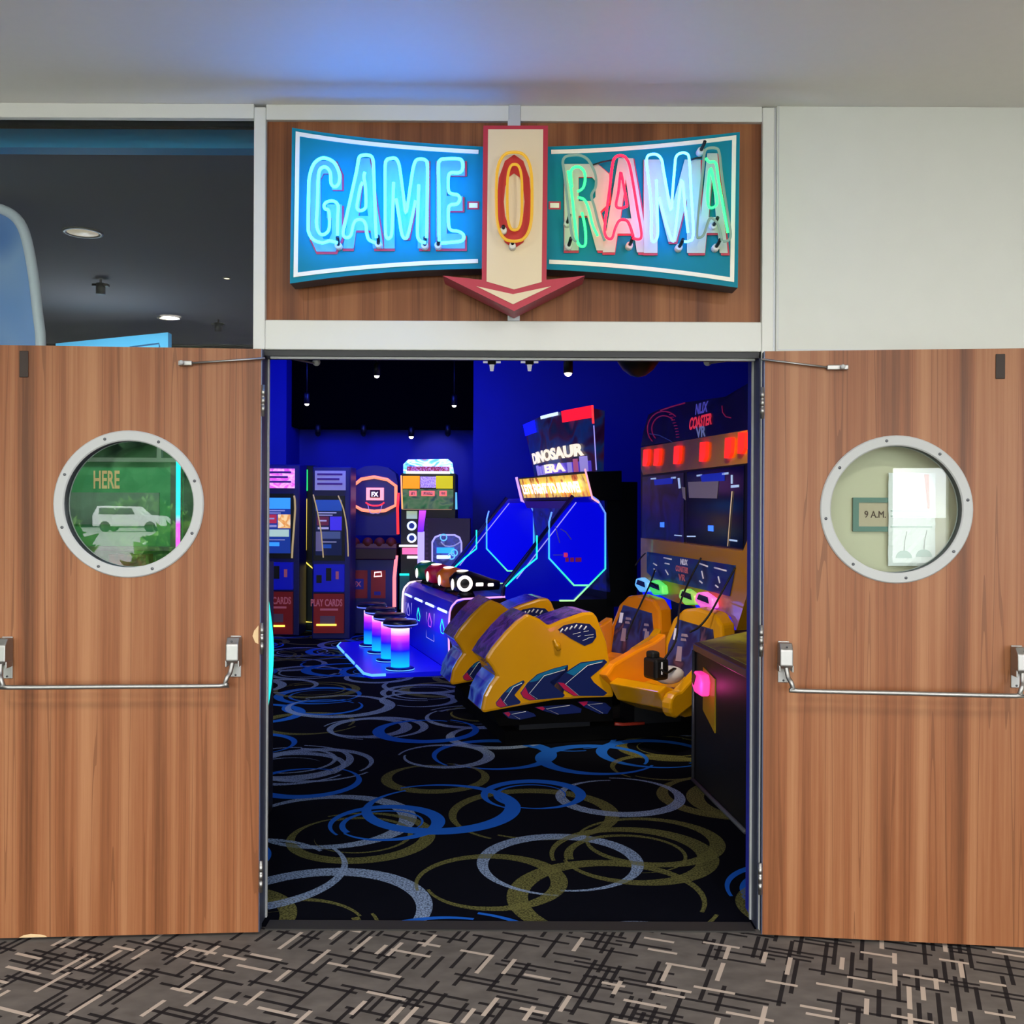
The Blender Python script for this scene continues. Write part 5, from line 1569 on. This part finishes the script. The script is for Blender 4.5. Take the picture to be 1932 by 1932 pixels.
CO.polyx('screen', [z3(p) for p in [(850, 825), (1370, 765), (1360, 1530), (850, 1475)]], XF - 0.004, 0.006, mat('screen_right_dark', '#030308', 0.12, em='#04051c', es=0.5), scr)
SBL = mat('lit_screen_blue', '#1028a0', 0.4, em='#1028b0', es=0.6)
SGY = mat('lit_screen_grey', '#6a6070', 0.4, em='#6a6070', es=0.45)
SWH = mat('lit_screen_white', '#a0b8e0', 0.4, em='#a0b8e0', es=0.8)
for nm, q, m_ in (('screen_block', [(550, 895), (720, 875), (715, 930), (555, 945)], SBL), ('screen_block', [(970, 850), (1190, 825), (1190, 905), (985, 915)], SBL),
                  ('screen_block', [(860, 915), (1135, 905), (1120, 1065), (870, 1060)], SGY),
                  ('screen_block', [(765, 880), (780, 878), (790, 970), (775, 975)], SWH), ('screen_block', [(800, 960), (830, 965), (835, 1080), (815, 1060)], SGY),
                  ('screen_icon', [(605, 1282), (640, 1280), (640, 1328), (605, 1325)], mat('lit_icon_blue', '#4080ff', 0.4, em='#3c78ff', es=1.2)),
                  ('screen_icon', [(1042, 1310), (1088, 1312), (1088, 1365), (1042, 1360)], mat('lit_icon_blue', '#4080ff', 0.4, em='#3c78ff', es=1.2)),
                  ('screen_label', [(520, 880), (565, 876), (565, 890), (520, 893)], SWH), ('screen_label', [(705, 870), (745, 866), (745, 882), (705, 885)], SWH),
                  ('screen_label', [(938, 850), (985, 845), (985, 860), (938, 865)], SWH), ('screen_label', [(1170, 832), (1225, 826), (1225, 845), (1170, 850)], SWH),
                  ('screen_label', [(1250, 945), (1320, 940), (1320, 962), (1250, 968)], SWH), ('screen_label', [(1250, 850), (1262, 850), (1262, 930), (1250, 930)], SWH),
                  ('screen_label', [(850, 1405), (925, 1405), (925, 1416), (850, 1416)], SWH), ('screen_label', [(1235, 1435), (1305, 1445), (1305, 1460), (1235, 1450)], SWH),
                  ('screen_label', [(735, 1395), (800, 1400), (800, 1410), (735, 1405)], SWH)):
    CO.polyx(nm, [z3(p) for p in q], XF - 0.009, 0.004, m_, scr)
CO.tubex('screen_trace', [z3((1262, 1000)), z3((1245, 1200)), z3((1222, 1500))], XF - 0.01, 0.004, mat('lit_trace', '#c8b090', 0.4, em='#c8b090', es=0.5), scr, seg=5)
low = CO.polyx('lower_housing', [z3(p) for p in [(430, 1425), (1360, 1545), (1420, 1400), (1440, 1700)]] + [z4(p) for p in [(1390, 420), (1300, 720), (1180, 560), (1000, 500), (760, 470), (600, 400), (430, 330)]], XF - 0.08, 0.3, YEL)
dec = CO.polyx('ride_poster', [z4(p) for p in [(485, 5), (1290, 130), (1235, 410), (1000, 350), (540, 245), (485, 190)]], XF - 0.088, 0.006, art('poster_navy', ['#0a1048', '#141a70', '#10306a', '#0c0c40', '#1a4a88'], (3, 3, 4), 0.25))
for a, b_ in (((640, 60), (710, 75)), ((650, 110), (690, 118)), ((655, 170), (680, 215)), ((545, 110), (575, 130)), ((550, 160), (565, 185)), ((960, 110), (1040, 140)), ((985, 180), (1000, 250)), ((965, 270), (990, 290)),
              ((1100, 150), (1210, 180)), ((1135, 230), (1150, 290)), ((1110, 310), (1135, 330))):
    CO.tubex('poster_print', [z4(a), z4(b_)], XF - 0.09, 0.006, PRINTW, dec, seg=5)
text('lettering', 'COASTER', [CO.x(*z4(p), XF - 0.088) for p in [(752, 180), (865, 205), (868, 150), (755, 125)]], PRINTP, dec, 0.03, (-1, 0, 0), 0.004)
text('lettering', 'NLIX', [CO.x(*z4(p), XF - 0.088) for p in [(795, 120), (860, 130), (862, 78), (798, 68)]], PRINTW, dec, 0.03, (-1, 0, 0), 0.004)
text('lettering', 'VR', [CO.x(*z4(p), XF - 0.088) for p in [(775, 265), (840, 275), (842, 215), (778, 205)]], PRINTP, dec, 0.03, (-1, 0, 0), 0.004)
for k, (cx, cy, c1_, c2_) in enumerate(((490, 305, '#50b8ff', '#d0f0ff'), (620, 330, '#20e060', '#b0ff90'), (910, 415, '#40d840', '#ffb090'), (1065, 445, '#f050d0', '#ffb0e0'))):
    p = CO.x(*z4((cx, cy)), XF - 0.1)
    m_ = mat('lit_pad_%d' % k, c2_, 0.3, em=c1_, es=0.75)
    pk = prism('card_reader', [p + Vector((0, yy_, zz_)) for yy_, zz_ in ((0.15, -0.015), (0.12, 0.045), (0.02, 0.06), (-0.13, 0.025), (-0.15, -0.045), (0.04, -0.065))], (-0.06, 0, 0.0), m_, CO.root, bevel=0.015)
    prism('reader_face', [p + Vector((-0.062, yy_, zz_)) for yy_, zz_ in ((0.09, 0.0), (0.06, 0.04), (-0.08, 0.03), (-0.1, -0.015))], (-0.004, 0, 0), mat('reader_dark', '#102030', 0.2), pk)
for q in ([(440, 370), (480, 360), (640, 450), (650, 530), (590, 520), (470, 430)], [(920, 490), (1000, 500), (1130, 560), (1200, 600), (1250, 720), (1190, 690), (1080, 600), (960, 540)]):
    CO.polyx('blue_light_pod', [z4(p) for p in q], XF - 0.12, 0.06, mat('lit_blue_pod', '#1018e0', 0.25, em='#0810ff', es=0.8))
# cables that drop from the cabinet to the seats
for pts in ([((470, 20), XF - 0.1), ((430, 60), XF - 0.3), ((380, 130), XF - 0.4)], ):
    tube('cable', [CO.x(*z4(p), c) for p, c in pts], 0.006, RUBBER, CO.root, smooth=3, seg=6)
for pts in ([((560, 170), XF - 0.1), ((505, 320), XF - 0.2), ((430, 480), XF - 0.45), ((330, 700), XF - 0.7), ((300, 800), XF - 0.78)],
            [((980, 60), XF - 0.1), ((880, 250), XF - 0.2), ((790, 470), XF - 0.4), ((772, 620), XF - 0.6), ((745, 820), XF - 0.75), ((640, 990), XF - 0.9)],
            [((1290, 150), XF - 0.1), ((1170, 370), XF - 0.2), ((1060, 570), XF - 0.35), ((960, 690), XF - 0.45), ((880, 735), XF - 0.55)]):
    tube('cable', [CO.x(*z4(p), c) for p, c in pts], 0.007, RUBBER, CO.root, smooth=4, seg=6)

# headset lying on the near seat
hp_ = W(1246, 1262, 6.42)
hs = thing('vr_headset', 'black and white virtual reality headset lying on the near yellow seat', 'headset', (hp_.x, hp_.y, hp_.z - 0.08), math.radians(25))
box('visor', -0.10, 0.01, -0.09, 0.06, 0.02, 0.16, BLK, hs, bevel=0.02)
box('face_gasket', -0.085, -0.02, -0.03, 0.05, 0.15, 0.20, RUBBER, hs, bevel=0.015)
ellipsoid('white_shell', (0.055, -0.02, 0.04), (0.11, 0.075, 0.06), mat('headset_white', '#c8c4cc', 0.4), hs)
tube('head_strap', [(-0.06, -0.085, 0.10), (-0.02, -0.10, 0.07), (0.05, -0.08, 0.09), (0.11, -0.03, 0.07)], 0.008, BLK, hs, smooth=3)
box('lens_strip', -0.055, -0.045, -0.0945, -0.0895, 0.06, 0.14, DECW, hs)

# ------------------------------------------------------------------ console by the right-hand jamb
CT = Rig('game_console_table', 'dark console table with a worn olive top and pink lit card reader', 'arcade cabinet', 1312, 5.66)
o_ = CT.o
foot = [Vector((x, d - CAMD, 0)) - Vector((o_.x, o_.y, 0)) for x, d in ((1.063, 5.66), (1.150, 4.74), (2.1, 4.6), (2.1, 6.7), (1.52, 6.25))]
prism('body', foot, (0, 0, 0.765), mat('console_black', '#08070a', 0.5, noise=0.3), CT.root)
prism('tabletop', [p + Vector((-0.012, -0.008, 0.765)) if i < 2 else p + Vector((0, 0, 0.765)) for i, p in enumerate(foot)], (0, 0, 0.045), mat('tabletop_edge', '#4a3a48', 0.35), CT.root, bevel=0.006)
prism('top_print', [p + Vector((0.03, 0.02, 0.81)) for p in (foot[0], foot[1])] + [foot[2] + Vector((-0.1, 0.1, 0.81)), foot[3] + Vector((-0.1, -0.2, 0.81)), foot[4] + Vector((0.02, -0.03, 0.81))], (0, 0, 0.003),
      art('top_print_olive', ['#6a5a58', '#a8a83a', '#b8b848', '#8a7a60', '#5a5a40'], (5, 5, 5), 0.0, 0.35), CT.root)
tube('corner_post', [foot[0] + Vector((-0.008, -0.006, 0.02)), foot[0] + Vector((-0.008, -0.006, 0.77))], 0.010, mat('corner_steel', '#55545c', 0.35, metal=0.6), CT.root)
tube('base_strip', [foot[0] + Vector((-0.01, -0.006, 0.02)), foot[1] + Vector((-0.01, 0, 0.02))], 0.012, mat('base_strip_grey', '#4a4a52', 0.5), CT.root)
e_ = foot[1] - foot[0]


def side(t, off, z):
    n = Vector((-e_.y, e_.x, 0)).normalized()
    n = n if n.x < 0 else -n
    return foot[0] + e_ * t + n * off + Vector((0, 0, z))


prism('yellow_plate', [side(t, 0.006, z) for t, z in ((0.20, 0.70), (0.44, 0.67), (0.44, 0.38), (0.20, 0.46))], side(0, 0, 0) - side(0, 0.006, 0), mat('reader_plate_yellow', '#a88a10', 0.4), CT.root)
rd = prism('card_reader', [side(t, 0.008, z) for t, z in ((0.15, 0.63), (0.20, 0.68), (0.34, 0.68), (0.37, 0.64), (0.35, 0.56), (0.20, 0.56), (0.16, 0.585))], side(0, 0.05, 0) - side(0, 0, 0), mat('lit_reader_pink', '#ff70c0', 0.3, em='#ff30a0', es=0.9), CT.root, bevel=0.01)
prism('reader_face', [side(t, 0.06, z) for t, z in ((0.17, 0.625), (0.205, 0.67), (0.26, 0.66), (0.21, 0.60))], side(0, 0.004, 0) - side(0, 0, 0), mat('reader_dark', '#102030', 0.2), rd)
lp = side(0.36, 0.09, 0.62)
add_light('reader_glow', 'POINT', (CT.o.x + lp.x, CT.o.y + lp.y, 0.62), 0.35, (1.0, 0.08, 0.4), size=0.03)

# ------------------------------------------------------------------ cabinet with cyan light edge just inside the jamb
NC = Rig('neon_edged_cabinet', 'cabinet with cyan and magenta light edges just inside the door jamb', 'arcade cabinet', 460, 4.72)
prof = [(519, 1335), (512, 1200)]
nc_px = [(340, 860), (500, 1090), (503, 1120), (511, 1180), (514, 1230), (510, 1290), (503, 1335), (494, 1400)]
x_of = [NC.y(px, py) for px, py in nc_px]
xl = NC.y(338, 900).x
bodyp = [Vector((xl + 0.02, 0, 0.0)), Vector((xl + 0.02, 0, 1.78)), Vector((xl + 0.25, 0, 1.78)), Vector((x_of[1].x - 0.06, 0, x_of[1].z + 0.1))] + [p + Vector((-0.012, 0, 0)) for p in x_of[1:]] + [Vector((x_of[-1].x - 0.01, 0, 0.0))]
prism('front_panel', bodyp, (0, 0.02, 0), BLK, NC.root)
box('body', xl + 0.02, NC.y(478, 1200, 0.02).x, 0.02, 0.42, 0.0, 1.3, BLK, NC.root)
tube('edge_light', [p + Vector((0, -0.012, 0)) for p in x_of[2:7]], 0.010, L_CYA, NC.root, smooth=4)
tube('edge_light', [p + Vector((-0.014, -0.012, 0)) for p in x_of[2:7]], 0.007, L_CYA, NC.root, smooth=4)
tube('corner_light', [(xl, -0.012, 1.25), (xl, -0.012, 1.84)], 0.011, gradient('cyan_magenta_glow', [(0.0, '#ff50e0'), (0.32, '#e048f0'), (0.42, '#30e0f0'), (1.0, '#10f0e8')], 1.35, 1.82, 1.7), NC.root)
cg = NC.y(506, 1230)
add_light('cyan_edge_glow', 'POINT', (NC.o.x + cg.x + 0.08, NC.o.y - 0.1, 0.85), 0.5, (0.05, 1.0, 0.85), size=0.05)

# ------------------------------------------------------------------ green counter with the word HERE, seen through the glass
GC = Rig('prize_counter', 'green prize counter with tan lettering seen through the round window of the door', 'counter', 200, 7.6)
GRN = mat('counter_green', '#2a7a48', 0.5, noise=0.1, nscale=3)
GC.rect('front', -60, 870, 378, 1060, 0.0, 0.4, GRN, floor=True)
GC.rect('upper_shelf', -60, 862, 378, 872, -0.05, 0.45, mat('counter_grey', '#5a6058', 0.5))
GC.textr('lettering', 'HERE', 177, 888, 226, 922, 0.0, mat('counter_letter_tan', '#c8a070', 0.5, em='#c8a070', es=0.15), None, 0.02)
GC.rect('grey_band', -60, 928, 300, 990, -0.012, 0.012, mat('counter_grey_green', '#5a6a60', 0.5))
GC.rect('corner_post', 322, 870, 342, 1060, -0.02, 0.02, mat('counter_dark', '#3c4440', 0.5), floor=True)
GC.rect('red_display', 205, 1046, 275, 1100, -0.15, 0.15, art('display_red', ['#601818', '#903030', '#503020', '#a06050'], (9, 2, 4), 0.0))
GC.rect('counter_ledge', 120, 1032, 378, 1040, -0.2, 0.2, mat('counter_dark', '#3c4440', 0.5))
hdm = mat('header_sky_blue', '#4aa8dc', 0.45, em='#4aa8dc', es=0.22)
hdr = GC.poly('header_board', [(105, 648), (317, 627), (317, 800), (105, 800)], 0.0, 0.08, hdm)
GC.tube('header_line', [(245, 655), (300, 648), (301, 655)], -0.004, 0.006, mat('header_line_blue', '#1a5a90', 0.5), hdr)
for px in (120, 300):
    GC.rect('header_post', px - 4, 790, px + 4, 872, 0.02, 0.04, mat('counter_grey', '#5a6058', 0.5))
# white-edged blue arch built behind the glass for a reflection in it
AR = Rig('reflected_arch', 'blue arch panel with a thick white rim, added for a reflection in the tall glass', 'reflection', 20, 4.62)
arc_px = [(70, 780), (78, 655), (72, 590), (64, 520), (52, 455), (38, 420), (15, 400), (-20, 390), (-70, 386)]
ap = [AR.y(*p) for p in arc_px]
lft = ap[-1].x
prism('arch_panel', [Vector((ap[0].x, 0, 0))] + ap + [Vector((lft - 0.4, 0, ap[-1].z)), Vector((lft - 0.4, 0, 0))], (0, 0.05, 0), art('arch_sky_reflection', ['#1a58a8', '#3a78c8', '#7a98c8', '#2060b0'], (1.5, 1, 1.2), 0.12), AR.root)
tube('arch_rim', [Vector((ap[0].x, -0.005, 0.02))] + [p + Vector((0, -0.005, 0)) for p in ap], 0.024, mat('arch_rim_white', '#c8ccd8', 0.4, em='#c8ccd8', es=0.12), AR.root, smooth=3, seg=10)

# ------------------------------------------------------------------ ceiling fittings
LITW = mat('lit_lamp_lens', '#fff6e8', 0.3, em='#fff2e0', es=6.0)


def hanging_spot(px, py, D, zc, label, lit=True, r=0.04, length=0.10):
    p = W(px, py, D)
    t_ = thing('track_spotlight', label, 'ceiling light', (p.x, p.y, p.z), 0, 'arcade track spotlights')
    lathe('lamp_can', [(r, 0.0), (r, length), (r * 0.6, length + 0.02)], (0, 0, 0), BLK, t_, seg=14)
    ellipsoid('lens', (0, 0, 0), (r * 0.8, r * 0.8, r * 0.7), LITW if lit else RUBBER, t_)
    tube('stem', [(0, 0, length), (0, 0, zc - p.z)], 0.008, BLK, t_, seg=6)
    return t_


for px, py, D, zc, lab, lit in ((711, 709, 10.5, 3.6, 'lit spotlight hanging highest in the black ceiling', True), (579, 762, 12.2, 3.6, 'lit spotlight hanging by the blue corner', True), (857, 765, 12.6, 3.6, 'small lit spotlight hanging over the jungle ticket machine', True),
                                (776, 824, 13.45, 2.69, 'small lit spotlight under the black bulkhead', True), (600, 820, 13.45, 2.69, 'unlit black spotlight under the bulkhead by the corner', False), (686, 820, 13.45, 2.69, 'unlit black spotlight under the middle of the bulkhead', False),
                                (845, 820, 13.45, 2.69, 'unlit black spotlight under the bulkhead beside the gallery wall', False), (1072, 704, 7.2, 3.6, 'black spotlight hanging over the gallery sign', True)):
    hanging_spot(px, py, D, zc, lab, lit, r=0.035 if D < 13 else 0.04, length=0.12)
for px, lab in ((928, 'white flood lamp under the lintel closer to the ceiling corner'), (999, 'white flood lamp under the lintel closer to the black spotlight')):
    p = W(px, 700, 7.0)
    t_ = thing('flood_lamp', lab, 'ceiling light', (p.x, p.y, p.z), 0, 'white flood lamps')
    lathe('lamp_body', [(0.012, 0.0), (0.018, 0.045)], (0, 0, 0), mat('lamp_white', '#d8d8e0', 0.4, em='#d8d8e0', es=0.5), t_, seg=12)
    box('lamp_block', -0.03, 0.03, -0.02, 0.02, 0.045, 0.075, BLK, t_)
    for s in (-1, 1):
        box('lamp_wing', s * 0.045 - 0.018, s * 0.045 + 0.018, -0.015, 0.015, 0.058, 0.068, mat('lamp_white', '#d8d8e0', 0.4, em='#d8d8e0', es=0.5), t_)
    tube('stem', [(0, 0, 0.07), (0, 0, 3.6 - p.z)], 0.006, BLK, t_, seg=6)
dm = W(1204, 712, 6.4)
dt = thing('ceiling_dome', 'black dome hanging from the arcade ceiling near the coaster sign', 'ceiling dome', (dm.x, dm.y, dm.z))
lathe('dome', [(0.004, 0.0), (0.05, 0.012), (0.10, 0.05), (0.135, 0.10), (0.15, 0.16)], (0, 0, 0), BLK, dt)
lathe('dome_collar', [(0.155, 0.16), (0.155, 3.6 - dm.z)], (0, 0, 0), BLK, dt)

# downlights added behind the glass for reflections of the hall lamps
for px, py, rr, lit, lab in ((156, 438, 0.085, 0.35, 'large dim downlight added in the grey ceiling for a mirrored hall lamp'), (315, 600, 0.06, 2.5, 'small bright downlight added in the grey ceiling for a mirrored hall lamp'), (428, 524, 0.02, 2.5, 'tiny bright pin light in the grey ceiling beside the post')):
    a, b_ = unroll(px, py)
    D = (3.075 - EYE) / b_
    t_ = thing('reflected_downlight', lab, 'ceiling light', (a * D, D - CAMD, 3.075))
    lathe('trim_ring', [(rr * 1.25, 0.0), (rr * 1.25, -0.006), (rr, -0.008), (rr, 0.0)], (0, 0, 0), mat('downlight_trim', '#8a8478', 0.4), t_, seg=20)
    lathe('lens', [(rr * 0.95, -0.004), (rr * 0.95, -0.001)], (0, 0, 0), mat('lit_downlight_%d' % int(lit * 10), '#fff0d8', 0.4, em='#ffe8c8', es=lit), t_, seg=20)
for px, py, lab in ((190, 549, 'black spotlight head under the grey ceiling beside the large downlight'), (412, 621, 'black flat fitting under the grey ceiling near the post')):
    a, b_ = unroll(px, py)
    D = (3.0 - EYE) / b_
    t_ = thing('ceiling_spotlight', lab, 'ceiling light', (a * D, D - CAMD, 3.0))
    lathe('lamp_can', [(0.03, -0.02), (0.03, 0.05)], (0, 0, 0), BLK, t_, seg=12)
    box('bracket', -0.05, 0.05, -0.02, 0.02, 0.03, 0.045, BLK, t_)
    tube('stem', [(0, 0, 0.03), (0, 0, 0.075)], 0.008, BLK, t_, seg=6)

# ------------------------------------------------------------------ hours plaque on the cream wall behind the other door
PQ = W(1672, 971, 3.675)
pl = thing('hours_plaque', 'framed opening hours plaque on the cream wall seen through the round window', 'plaque', (PQ.x, -0.004, PQ.z))
x0, x1 = -0.125, 0.125
box('plate', x0, x1, -0.006, 0.004, -0.062, 0.062, mat('plaque_tan', '#c8b49a', 0.6), pl)
for a, b_, c, d in ((x0, x1, 0.045, 0.064), (x0, x1, -0.064, -0.045), (x0, x0 + 0.022, -0.045, 0.045), (x1 - 0.022, x1, -0.045, 0.045)):
    box('frame_bar', a, b_, -0.012, -0.004, c, d, mat('plaque_green', '#5f8278', 0.5), pl)
text('lettering', '9 A.M.', [(-0.08, -0.006, -0.012), (0.0, -0.006, -0.012), (0.0, -0.006, 0.014), (-0.08, -0.006, 0.014)], mat('plaque_ink', '#4a2a20', 0.6), pl, 0.0, (0, -1, 0), 0.001)
# added sheet for the window mirrored in the pane, with its hanging lamps
nt_ = W(1722, 975, 3.66)
pn_ = thing('window_reflection', 'white sheet with a red stripe added for the mirrored window over the plaque', 'notice', (nt_.x, -0.018, nt_.z))
bm = bmesh.new()
NX, NZ = 10, 18
rnd = random.Random(5)
gv = [[bm.verts.new((-0.088 + 0.176 * i / NX, -0.004 + rnd.uniform(-0.003, 0.001), -0.185 + 0.35 * j / NZ)) for i in range(NX + 1)] for j in range(NZ + 1)]
for j in range(NZ):
    for i in range(NX):
        bm.faces.new((gv[j][i], gv[j][i + 1], gv[j + 1][i + 1], gv[j + 1][i]))
r_ = bmesh.ops.extrude_face_region(bm, geom=list(bm.faces))
for g in r_['geom']:
    if isinstance(g, bmesh.types.BMVert):
        g.co.y += 0.002
from_bm('sheet', bm, mat('reflection_white', '#f4f2f4', 0.7), pn_)
prism('red_stripe', [(0.045, -0.0085, 0.16), (0.062, -0.0085, 0.16), (0.066, -0.0085, 0.03), (0.058, -0.0085, 0.03)], (0, 0.003, 0), mat('reflection_red', '#e88070', 0.6), pn_)
PALEI = mat('reflection_pale', '#b8c8c4', 0.7)
for cx, z in ((-0.03, -0.155), (0.045, -0.15)):
    prism('lamp_reflection', [(cx + 0.030 * math.cos(a), -0.0085, z + 0.028 * math.sin(a)) for a in [math.pi * i / 10 for i in range(11)]], (0, 0.003, 0), PALEI, pn_)
    tube('lamp_cord', [(cx, -0.008, z + 0.028), (cx + 0.002, -0.008, z + 0.06), (cx + 0.01, -0.008, z + 0.10)], 0.0012, mat('reflection_grey', '#9a9a98', 0.7), pn_, seg=5)
for z in (0.02, 0.0, -0.04):
    box('reflection_line', -0.08, 0.075, -0.0088, -0.006, z, z + 0.004, PALEI, pn_)

# ------------------------------------------------------------------ outdoors beyond the window behind the viewer (mirrored in the panes)
struct(box('ground', -120, 120, -200, -9.75, -0.25, -0.1, mat('concrete_ground', '#b4b2aa', 0.9, noise=0.15, nscale=0.4)), 'pale car park concrete outside the window')
LEAF = mat('shrub_leaf', '#8cc04c', 0.6, noise=0.5, nscale=14)
HEDGE = mat('hedge_leaf', '#2c5a2c', 0.7, noise=0.5, nscale=6)


def shrub(nm, label, loc, rad, m, seed, n=900):
    rg = random.Random(seed)
    t_ = thing(nm, label, 'shrub', loc, 0, 'shrubs outside the window')
    bm = bmesh.new()
    for _ in range(n):
        th_, ph = rg.uniform(0, 2 * math.pi), math.acos(rg.uniform(-0.3, 1))
        r = rg.uniform(0.75, 1.0)
        c = Vector((math.cos(th_) * math.sin(ph) * rad[0] * r, math.sin(th_) * math.sin(ph) * rad[1] * r, rad[2] * (0.45 + 0.55 * math.cos(ph) * r)))
        a = Vector((rg.uniform(-1, 1), rg.uniform(-1, 1), rg.uniform(-1, 1))).normalized()
        b = a.orthogonal().normalized()
        s = rg.uniform(0.10, 0.2) * rad[2] ** 0.5
        bm.faces.new([bm.verts.new(c + a * s), bm.verts.new(c + b * s * 0.5), bm.verts.new(c - a * s), bm.verts.new(c - b * s * 0.5)])
    from_bm('leaves', bm, m, t_)
    for k in range(5):
        tube('stem', [(0.05 * k - 0.1, 0, -0.1), ((k - 2) * rad[0] * 0.25, rg.uniform(-0.2, 0.2), rad[2] * 0.6)], 0.02, mat('shrub_stem', '#4a3a28', 0.9), t_, seg=5)
    return t_


for k, (x, y, rx, rz, m_) in enumerate(((-3.3, -11.4, 0.9, 1.30, LEAF), (-5.8, -11.6, 1.0, 1.65, LEAF), (-0.9, -11.4, 0.9, 0.9, LEAF), (-8.8, -13.0, 1.2, 1.4, LEAF))):
    shrub('shrub', ['leafy shrub outside the window, in front of the hedge', 'taller leafy shrub outside the window', 'low leafy shrub outside the window', 'broad leafy shrub outside near the corner'][k], (x, y, 0.0), (rx, 0.6, rz), m_, k + 3)
bm = bmesh.new()
bmesh.ops.create_grid(bm, x_segments=60, y_segments=14, size=1.0)
rh = random.Random(8)
for v in bm.verts:
    v.co = Vector((-26 + v.co.x * 22, -75 + rh.uniform(-1, 1), 4.6 + v.co.y * 4.7 + (rh.uniform(-0.6, 0.8) if v.co.y > 0.9 else 0)))
r_ = bmesh.ops.extrude_face_region(bm, geom=list(bm.faces))
for g in r_['geom']:
    if isinstance(g, bmesh.types.BMVert):
        g.co.y -= 4
tag(from_bm('hedge', bm, HEDGE), 'tall dark hedge added across the car park to block the mirrored sky', 'hedge')  # unseen hedge added to keep bright sky out of the door panes
cr_ = thing('parked_car', 'white parked car outside the window', 'car', (-16.5, -62, -0.1), math.radians(4))
WP = mat('car_white_paint', '#e8e8e6', 0.3)
prism('car_body', [(-2.2, -0.85, 0.35), (2.2, -0.85, 0.35), (2.25, -0.85, 0.8), (2.0, -0.85, 1.0), (1.0, -0.85, 1.08), (0.4, -0.85, 1.62), (-1.9, -0.85, 1.65), (-2.2, -0.85, 1.05)], (0, 1.7, 0), WP, cr_, bevel=0.05)
for x0_, x1_ in ((-1.75, -0.85), (-0.75, 0.25)):
    for y_ in (-0.865, 0.845):
        prism('car_window', [(x0_, y_, 1.12), (x1_ + 0.2, y_, 1.12), (x1_, y_, 1.52), (x0_, y_, 1.52)], (0, 0.02, 0), mat('car_glass', '#101418', 0.1), cr_)
for x_ in (-1.4, 1.4):
    for y_ in (-0.88, 0.7):
        lathe('wheel', [(0.2, 0.0), (0.34, 0.02), (0.34, 0.16), (0.2, 0.18)], (x_, y_, 0.34), RUBBER, cr_, 'Y', 18)

# recessed lamps in the hall ceiling behind the photographer
for i, (lx, ly) in enumerate(((-3.6, -2.4), (-1.2, -2.4), (1.2, -2.4), (3.6, -2.4), (-2.73, -4.05), (-0.33, -4.05), (2.07, -4.05), (4.47, -4.05))):
    t_ = thing('hall_downlight', 'recessed hall downlight, %s from the glass side in the %s row' % (['first', 'second', 'third', 'fourth'][i % 4], ['near', 'far'][i // 4]), 'ceiling light', (lx, ly, H), 0, 'hall ceiling downlights')
    lathe('trim_ring', [(0.11, 0.0), (0.11, -0.006), (0.085, -0.008), (0.085, 0.0)], (0, 0, 0), SILVER, t_, seg=20)
    lathe('lens', [(0.083, -0.004), (0.083, -0.001)], (0, 0, 0), LITW, t_, seg=20)
    add_light('hall_downlight_beam', 'AREA', (lx, ly, H - 0.02), 28, (1.0, 0.98, 0.95), target=(lx, ly, 0), size=0.13).data.shape = 'DISK'
